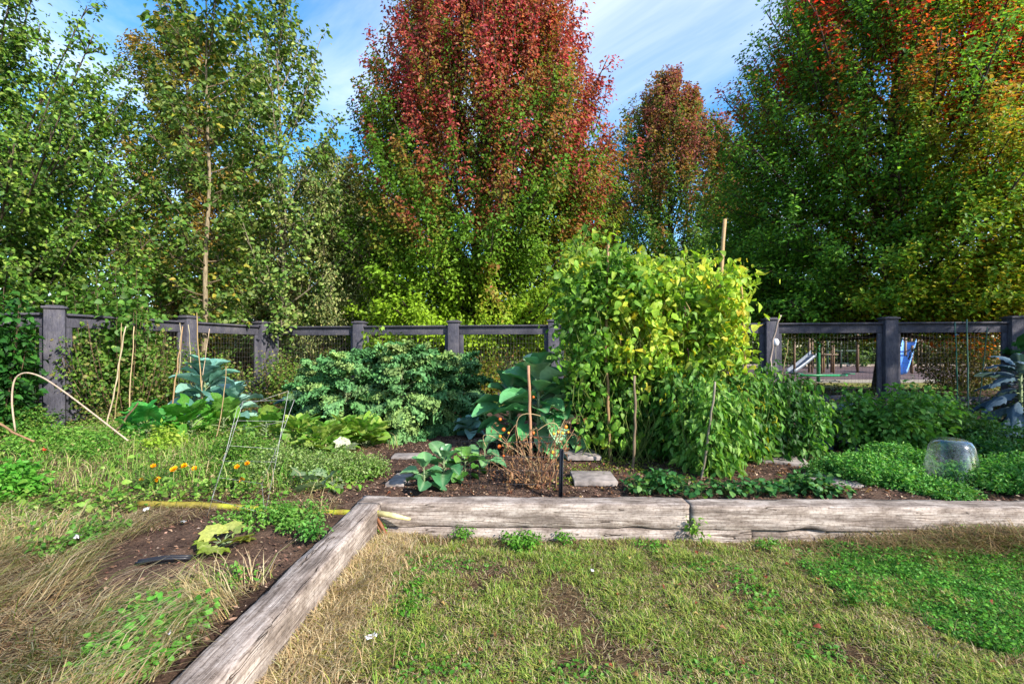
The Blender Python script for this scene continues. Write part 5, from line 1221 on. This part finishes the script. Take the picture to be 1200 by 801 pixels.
paper('white crumpled scrap in the bindweed near the side beam', 195, 741, .25, .022, 2)
paper('white scrap on bare ground right of the side beam', 434, 746, .045, .025, 3)
paper('small pale scrap beside the end of the yellow stalk', 172, 597, .22, .03, 4)
paper('tiny pale scrap on the dark soil left of the broad leaves', 215, 611, .21, .018, 5, A(190, 190, 190))
paper('tiny pale scrap on the lawn below the front timber', 694, 668, .03, .014, 6)
g = Geo(); t_ = np.linspace(-1, 1, 9); 
for s_ in (0, .03): tube(g, np.column_stack([t_ * .13, s_ + .02 * t_ ** 2, .012 + .012 * np.cos(t_ * 2)]), .010, 5, A(48, 48, 54))
o = g.build('plastic_strip', M['plastic'], loc=gp(190, 660, .2), smooth=True); o.rotation_euler = (0, 0, .25); tag(o, 'curled black plastic strip half buried in the dark soil', 'plastic strip')
g = Geo(); sphere(g, (0, 0, 0), .02, A(225, 60, 45), 10); o = g.build('red_tomato', M['fruit'], loc=gp(52, 526, .3), smooth=True); tag(o, 'small red tomato lying in the weeds at the left', 'tomato')

# ================================================================== SCATTERED GROUND COVER (stuff)
def in_poly(x, y, poly):
    inside = np.zeros(len(x), bool); n = len(poly)
    for i in range(n):
        x1, y1 = poly[i]; x2, y2 = poly[(i + 1) % n]
        c = ((y1 > y) != (y2 > y)) & (x < (x2 - x1) * (y - y1) / (y2 - y1 + 1e-12) + x1); inside ^= c
    return inside
def blades(g, P, h, wd, cols, r, lean=.6, dirs=None, curl=.5):
    n = len(P); h = np.broadcast_to(h, (n,)); wd = np.broadcast_to(wd, (n,))
    az = r.random(n) * 2 * PI; d = np.column_stack([np.cos(az), np.sin(az), np.zeros(n)])
    if dirs is not None: d = nrm(d * .6 + dirs)
    ln = np.abs(r.normal(lean, .3, n))[:, None]
    side = np.column_stack([-d[:, 1], d[:, 0], np.zeros(n)]) * wd[:, None] / 2
    upv = np.array([0, 0, 1.])
    v1 = nrm(upv + d * ln * .7); v2 = nrm(upv * (1 - curl * .6) + d * (ln * 1.5 + curl))
    m_ = P + v1 * h[:, None] * .55; t = m_ + v2 * h[:, None] * .5
    V = np.stack([P - side, P + side, m_ + side * .8, m_ - side * .8, t], 1).reshape(-1, 3)
    o_ = (np.arange(n) * 5)[:, None]
    g.add(V, [np.array([[0, 1, 2, 3]]) + o_, np.array([[3, 2, 4]]) + o_], np.repeat(cols, 5, 0))
def lawn_h(x, y): return lawn_z(np.asarray(x), np.asarray(y))
side_edge = lambda Y: FX + W_ - .012 * (FY - Y)      # right edge of the side beam
patch_poly = [(2.0, 3.2), (2.2, 3.3), (3.0, 3.1), (4.6, 3.05), (5.5, 2.1), (2.3, 2.02), (1.95, 2.3), (1.75, 2.7)]
r = np.random.default_rng(400)
n = 240000
X = r.uniform(-1.2, 5.4, n); Y = 1.15 + r.random(n) ** 1.0 * 2.4
ok = (X > side_edge(Y) - .0) & (Y < bed_edge_y(X) - W_ - .005) & (np.abs(X) < Y * 1.25 + .5)
dn = fnoise(X * 2.1 + 3, Y * 2.6, 3)
bare = fnoise(X * 3.3 + 40, Y * 3.3 + 8, 4)
prob = sstep(.26, .44, bare) * .95 + .05
prob *= 1 - .55 * sstep(.35, .0, bed_edge_y(X) - W_ - Y)          # thin and brown by the timber
prob *= 1 - .8 * np.exp(-(((X + .17) / .25) ** 2 + ((Y - 3.0) / .22) ** 2)) - .5 * np.exp(-(((X - .1) / .3) ** 2 + ((Y - 2.9) / .14) ** 2))
ok &= r.random(n) < np.clip(prob, .02, 1)
X, Y, dn, bare = X[ok], Y[ok], dn[ok], bare[ok]; n = len(X)
P = np.column_stack([X, Y, lawn_h(X, Y) - .003])
wv_ = np.clip(sstep(.35, .65, dn + r.normal(0, .06, n)), 0, 1)[:, None]
dry = palette([A(222, 200, 146), A(198, 174, 122), A(238, 220, 170), A(200, 190, 108)], n, r, None, .12)
gre = palette([A(172, 190, 78), A(146, 178, 66), A(200, 208, 104), A(150, 192, 78)], n, r, None, .12)
stk = sstep(.5, .1, X - side_edge(Y))[:, None] * .75                 # straw beside the side beam
isdry = (r.random((n, 1)) < np.clip(.52 - .4 * wv_ + stk + .25 * sstep(.3, .05, bed_edge_y(X) - W_ - Y)[:, None], 0, 1))
c = np.where(isdry, dry, gre)
h = (.026 + .03 * r.random(n)) * (.65 + .9 * sstep(.35, .7, fnoise(X * 9, Y * 9))) + .06 * stk[:, 0] * r.random(n)
g = Geo(); blades(g, P, h, .0046, c, r, lean=.9, curl=.8); o = g.build('lawn_grass', M['grass']); tag(o, 'patchy short lawn grass, green and straw coloured', 'grass', kind='stuff')
# dead thatch lying flat
n = 60000; X = r.uniform(-1.2, 5.4, n); Y = r.uniform(1.1, 3.55, n)
ok = (X > side_edge(Y)) & (Y < bed_edge_y(X) - W_); X, Y = X[ok], Y[ok]; n = len(X)
P = np.column_stack([X, Y, lawn_h(X, Y) + .002 + r.random(n) * .012])
g = Geo(); blades(g, P, .02 + .04 * r.random(n), .003, palette([A(205, 180, 138), A(168, 138, 102), A(228, 206, 165), A(130, 106, 78)], n, r), r, lean=6, curl=0.2); o = g.build('dry_thatch', M['grass']); tag(o, 'dead straw thatch lying between the grass blades', 'thatch', kind='stuff')
# clover patch
n = 90000; X = r.uniform(1.3, 5.6, n); Y = r.uniform(1.2, 3.4, n); X += (fnoise(X * 3, Y * 3) - .5) * .0
jx = X + (fnoise(X * 4, Y * 4) - .5) * .5; jy = Y + (fnoise(X * 4 + 9, Y * 4) - .5) * .4
ok = in_poly(jx, jy, patch_poly) & (r.random(n) < .35 + .65 * sstep(.35, .5, fnoise(X * 5, Y * 5 + 3))); X, Y = X[ok], Y[ok]; n = len(X)
P = np.column_stack([X, Y, lawn_h(X, Y) + .012 + .04 * r.random(n) * (.4 + fnoise(X * 4, Y * 4))])
d = r.normal(0, 1, (n, 3)); d[:, 2] *= .3
g = Geo(); place(g, T_ovate(.9, .1, .1), P, d, r.normal(0, .35, (n, 3)) + [0, 0, 1], .014 * r.uniform(.6, 1.4, n), palette([A(92, 168, 48), A(128, 196, 66), A(70, 136, 42)], n, r)); 
ng = 26000; k = r.integers(0, n, ng); blades(g, P[k] * [1, 1, 0] + [0, 0, .0] + np.column_stack([r.normal(0, .01, (ng, 2)), lawn_h(X[k], Y[k])]), .04 + .03 * r.random(ng), .003, palette([A(90, 165, 50), A(120, 185, 70)], ng, r), r, lean=.8)
o = g.build('clover_patch', M['grass']); tag(o, 'lush bright green clover patch in the lawn at the lower right', 'clover', kind='stuff')
# heap of dried grass against the timber at right
n = 8500; X = r.normal(3.25, .6, n); Y = r.normal(3.3, .13, n); ok = (Y < bed_edge_y(X) - W_ - .01) & (X > 1.9); X, Y = X[ok], Y[ok]; n = len(X)
P = np.column_stack([X, Y, lawn_h(X, Y) + .05 * r.random(n) ** 2 * np.exp(-((X - 3.3) / .6) ** 2)])
g = Geo(); blades(g, P, .05 + .16 * r.random(n), .0042, palette([A(165, 135, 95), A(130, 108, 75), A(190, 162, 115), A(120, 135, 66)], n, r), r, lean=2.2, curl=1.2); o = g.build('dry_grass_heap', M['grass']); tag(o, 'tangle of dead grass against the right end of the timber', 'dry grass', kind='stuff')
# straw tufts along the side beam's right face and the front timber
g = Geo()
n = 15000; Y = r.uniform(1.2, 3.53, n); X = side_edge(Y) + .01 + np.abs(r.normal(0, .13, n)); P = np.column_stack([X, Y, lawn_h(X, Y)]); lush = .6 + .8 * fnoise(X * 3, Y * 3)
blades(g, P, (.06 + .10 * r.random(n)) * lush, .004, palette([A(232, 206, 158), A(210, 180, 130), A(244, 224, 182), A(185, 180, 85)], n, r, [.4, .3, .2, .1]), r, lean=1.0, dirs=np.array([[-.25, 0, 0]]), curl=.9)
n = 11000; X = r.uniform(FX + W_, 5.0, n); Y = bed_edge_y(X) - W_ - .012 - np.abs(r.normal(0, .06, n)); P = np.column_stack([X, Y, lawn_h(X, Y)]); lush = sstep(.35, .65, fnoise(X * 2.5 + 5, Y)) 
blades(g, P, .02 + .07 * r.random(n) * lush, .0036, palette([A(190, 155, 112), A(160, 128, 90), A(130, 155, 62), A(210, 182, 140)], n, r), r, lean=.9, curl=.8)
o = g.build('straw_fringe', M['grass']); tag(o, 'fringe of longer straw grass along the foot of the timbers', 'straw', kind='stuff')
# long dry meadow grass at the left
g = Geo()
n = 48000; X = r.uniform(-4.6, FX - .12, n); Y = 1.2 + 2.5 * r.random(n)
soil_clear = np.exp(-(((X + 1.75) / .75) ** 2 + ((Y - 2.85) / .72) ** 2) * 1.35)
den = (.25 + .75 * sstep(.35, .6, fnoise(X * 1.9, Y * 1.9 + 4))) * (1 - sstep(.3, .5, soil_clear)) * (1 - .9 * sstep(2.9, 3.3, Y))
ok = (r.random(n) < den) & (np.abs(X) < Y * 1.3 + .6); X, Y = X[ok], Y[ok]; n = len(X)
P = np.column_stack([X, Y, soil_z(X, Y) - .01])
cc = palette([A(226, 202, 150), A(202, 174, 118), A(242, 224, 178), A(170, 185, 92), A(140, 172, 70)], n, r, [.33, .24, .2, .13, .1])
blades(g, P, .08 + .26 * r.random(n) ** 1.6, .0042, cc, r, lean=1.5, dirs=nrm(np.column_stack([fnoise(X * 2.3, Y * 2.3 + 9) - .42, fnoise(X * 2.3 + 30, Y * 2.3) - .5, X * 0])) * .75, curl=.85)
o = g.build('long_dry_grass', M['grass']); tag(o, 'long straw coloured grass leaning over the left bed', 'dry grass', kind='stuff')
g = Geo(); n = 70000; X = r.uniform(-5.8, FX - .15, n); Y = r.uniform(1.2, 5.6, n)
den = 1 - sstep(.3, .6, np.exp(-(((X + 1.75) / .7) ** 2 + ((Y - 2.85) / .7) ** 2)))
ok = (r.random(n) < den * (.35 + .65 * fnoise(X * 2, Y * 2)) * (1 - .9 * ((X > -1.6) & (Y > 3.7)))) ; X, Y = X[ok], Y[ok]; n = len(X); P = np.column_stack([X, Y, soil_z(X, Y) + .004 + .02 * r.random(n)])
blades(g, P, .04 + .12 * r.random(n), .003, palette([A(215, 188, 142), A(188, 155, 112), A(236, 214, 170), A(150, 120, 88)], n, r), r, lean=7, curl=.1); o = g.build('fallen_straw', M['grass']); tag(o, 'fallen straw matted over the left bed', 'straw', kind='stuff')
r = np.random.default_rng(777); g = Geo(); n = 14000; X = r.uniform(-6, FX - .2, n); Y = r.uniform(3.85, 7.2, n)
ok = r.random(n) < sstep(.42, .62, fnoise(X * 1.7 + 50, Y * 1.7)); X, Y = X[ok], Y[ok]; n = len(X); P = np.column_stack([X, Y, soil_z(X, Y)])
blades(g, P, .1 + .22 * r.random(n), .006, palette([A(130, 190, 70), A(165, 205, 90), A(205, 205, 130), A(225, 205, 155)], n, r, [.35, .3, .15, .2]), r, lean=.6, curl=.7); o = g.build('wild_grass', M['grass']); tag(o, 'tufts of taller green and straw grass among the weeds of the left bed', 'grass', kind='stuff')
# low weeds over the beds
def weeds(name, label, poly, n, ls, hmax, cols, seed, tm=TD, thr=.42, ns=2.2, z0=None, w=None):
    r = np.random.default_rng(seed); poly = np.array(poly); lo, hi = poly.min(0), poly.max(0)
    X = r.uniform(lo[0], hi[0], n); Y = r.uniform(lo[1], hi[1], n)
    f = fnoise(X * ns + seed, Y * ns, 4)
    ok = in_poly(X, Y, poly) & (f > thr + r.normal(0, .04, n)); X, Y, f = X[ok], Y[ok], f[ok]; n = len(X)
    hh = hmax * sstep(thr - .05, thr + .25, f)
    zb = soil_z(X, Y) if z0 is None else lawn_h(X, Y)
    P = np.column_stack([X, Y, zb + .01 + hh * r.random(n)]); d = r.normal(0, 1, (n, 3)); d[:, 2] *= .4
    g = Geo(); place(g, tm, P, d, r.normal(0, .4, (n, 3)) + [0, 0, .9], ls * r.uniform(.5, 1.3, n), palette(cols, n, r, w))
    o = g.build(name, M['leaf']); tag(o, label, 'weeds', kind='stuff')
leftpoly = [gp(-60, 500), gp(330, 500), gp(350, 520), gp(440, 560), gp(425, 577), gp(330, 592), gp(160, 600), gp(60, 640), gp(-300, 640)]
leftpoly = [p[:2] for p in leftpoly]
weeds('tall_weeds', 'loose knee high weeds with pale tips between the left plants', [gp(-60, 488)[:2], gp(345, 488)[:2], gp(430, 552)[:2], gp(330, 575)[:2], gp(60, 585)[:2], gp(-200, 585)[:2]], 30000, .032, .34, [A(165, 200, 90), A(195, 218, 120), A(130, 180, 70), A(205, 190, 130)], 507, tm=TDN, thr=.5, ns=1.8)
weeds('weed_cover', 'mixed low weeds covering the left bed', leftpoly, 70000, .028, .16, [A(145, 190, 75), A(172, 210, 98), A(115, 165, 60), A(195, 215, 125), A(200, 180, 125)], 500, thr=.46)
weeds('weed_cover', 'broader leaved weeds scattered through the left bed', leftpoly, 15000, .055, .17, [A(130, 190, 68), A(165, 210, 90), A(110, 165, 60)], 501, tm=TO, thr=.47)
weeds('seedling_cover', 'tiny yellow-green seedlings between the slabs', [gp(640, 575)[:2], gp(820, 575)[:2], gp(800, 530)[:2], gp(660, 530)[:2]], 3600, .022, .03, [A(150, 175, 62), A(180, 195, 75), A(120, 150, 52)], 502, tm=TO, thr=.52, ns=4)
weeds('ground_ivy', 'low green growth covering the soil at the right of the bed', [gp(890, 520)[:2], gp(940, 560)[:2], gp(1010, 578)[:2], gp(1300, 580)[:2], gp(1500, 500)[:2], gp(960, 492)[:2]], 42000, .028, .12, [A(80, 145, 58), A(105, 170, 72), A(60, 110, 46)], 503, thr=.44)
weeds('fence_weeds', 'rough undergrowth along the foot of the fence', [(-12, 6.4), (-12, 12), (-5, 14), (14, 12.5), (14, 8.0), (4, 8.6), (-3, 8.9), (-4.6, 7.0)], 60000, .06, .35, [A(84, 120, 48), A(110, 140, 60), A(64, 92, 42), A(140, 120, 76)], 504, tm=TD, thr=.4, ns=1.1)
weeds('lawn_weeds', 'small broad leaved weeds dotted through the lawn', [(side_edge(2) + .05, 1.2), (side_edge(3.4) + .1, 3.45), (4.2, 3.35), (2.5, 1.2)], 26000, .024, .03, [A(100, 170, 55), A(130, 190, 75)], 505, tm=TO, thr=.62, ns=3.0, z0=1)
for k, (px, py, h, r_, n, ls, lb) in enumerate([(612, 637, .09, .16, 420, .03, 'bright weed tuft at the foot of the front timber'), (543, 628, .1, .07, 160, .024, 'small upright weed below the front timber, left part'), (490, 690, .06, .08, 120, .032, 'little weed with round leaves near the bare patch'),
                                       (468, 720, .06, .07, 90, .032, 'little weed near the white scrap'), (482, 705, .05, .12, 260, .025, 'flat weed in the straw beside the bare patch'), (760, 640, .05, .1, 160, .024, 'low weed by the timber foot left of the joint'), (1105, 625, .16, .09, 260, .026, 'weed sprig against the timber near the heap'), (1160, 628, .14, .14, 420, .024, 'tangled weeds on the heap of dead grass at the right end'), (660, 632, .07, .09, 180, .024, 'small weed right of the bright tuft at the timber foot'), (905, 640, .06, .1, 200, .022, 'low weed below the right front beam'), (468, 598, .12, .05, 150, .02, 'weed sprig at the inner corner under the stalk')]):
    x, y, _ = gp(px, py, .01)
    bush('weed_tuft', lb, 'weed', x, min(y, 3.47), h, r_, [A(110, 180, 55), A(140, 200, 75), A(90, 150, 45)], n_stems=max(8, n // 12), n_leaves=n, lsize=ls, z0=.0, seed=520 + k, jit=.014, stem_r=.0012, low=.2)
x, y, _ = gp(818, 627, .02)
bush('weed_sprig', 'bright green sprig growing out of the timber joint', 'weed', XJ + .02, 3.44, .13, .085, [A(130, 185, 60), A(160, 205, 85), A(100, 150, 50)], n_stems=9, n_leaves=46, lsize=.045, tmpl=TO, z0=.035, seed=530, jit=.02, stem_r=.0016, low=.3)
# mulch chips over the soil
r = np.random.default_rng(600); n = 90000
X = r.uniform(-4.2, 6, n); Y = 1.7 + r.random(n) ** 1.3 * 6.5
ok = ((Y > bed_edge_y(X)) | ((X < FX - .08) & (r.random(n) < .4))) & (np.abs(X) < Y * 1.2 + .4); X, Y = X[ok], Y[ok]; n = len(X)
P = np.column_stack([X, Y, soil_z(X, Y) + .005]); P[:, 2] -= np.where((X > -1.5) & (Y < 3.5), .05, 0) * sstep(-1.5, -1.25, X) * 0
d = r.normal(0, 1, (n, 3)); d[:, 2] *= .25
g = Geo(); place(g, T_diamond(.55, .1, .0), P, d, r.normal(0, .3, (n, 3)) + [0, 0, 1], .022 * r.uniform(.4, 1.6, n), palette([A(96, 70, 60), A(150, 115, 95), A(190, 155, 130), A(66, 50, 46), A(215, 190, 165)], n, r, [.28, .3, .2, .14, .08]))
o = g.build('bark_mulch', M['chip']); tag(o, 'coarse brown bark crumbs scattered over the soil', 'mulch', kind='stuff')
# fallen dead leaves
n = 1500; X = r.uniform(-1, 5, n); Y = r.uniform(3.8, 6.2, n); P = np.column_stack([X, Y, soil_z(X, Y) + .012]); d = r.normal(0, 1, (n, 3)); d[:, 2] *= .2
g = Geo(); place(g, T_ovate(.6, .3, .3), P, d, r.normal(0, .4, (n, 3)) + [0, 0, 1], .035 * r.uniform(.5, 1.3, n), palette([A(150, 100, 70), A(190, 150, 105), A(120, 80, 60)], n, r)); o = g.build('fallen_leaves', M['leaf_dull']); tag(o, 'dry brown fallen leaves on the bed soil', 'leaves', kind='stuff')

r = np.random.default_rng(610); n = 260; X = r.uniform(-1.0, 4.6, n); Y = r.uniform(1.5, 3.45, n); ok = X > side_edge(Y) + .02; X, Y = X[ok], Y[ok]; n = len(X)
P = np.column_stack([X, Y, lawn_h(X, Y) + .022 + .02 * r.random(n)]); d = r.normal(0, 1, (n, 3)); d[:, 2] *= .25
g = Geo(); place(g, T_ovate(.65, .3, .3), P, d, r.normal(0, .4, (n, 3)) + [0, 0, 1], .03 * r.uniform(.4, 1.2, n), palette([A(185, 140, 90), A(150, 105, 70), A(220, 195, 120), A(170, 80, 60)], n, r)); o = g.build('lawn_leaves', M['leaf_dull']); tag(o, 'small dead leaves and bits lying on the lawn', 'leaves', kind='stuff')
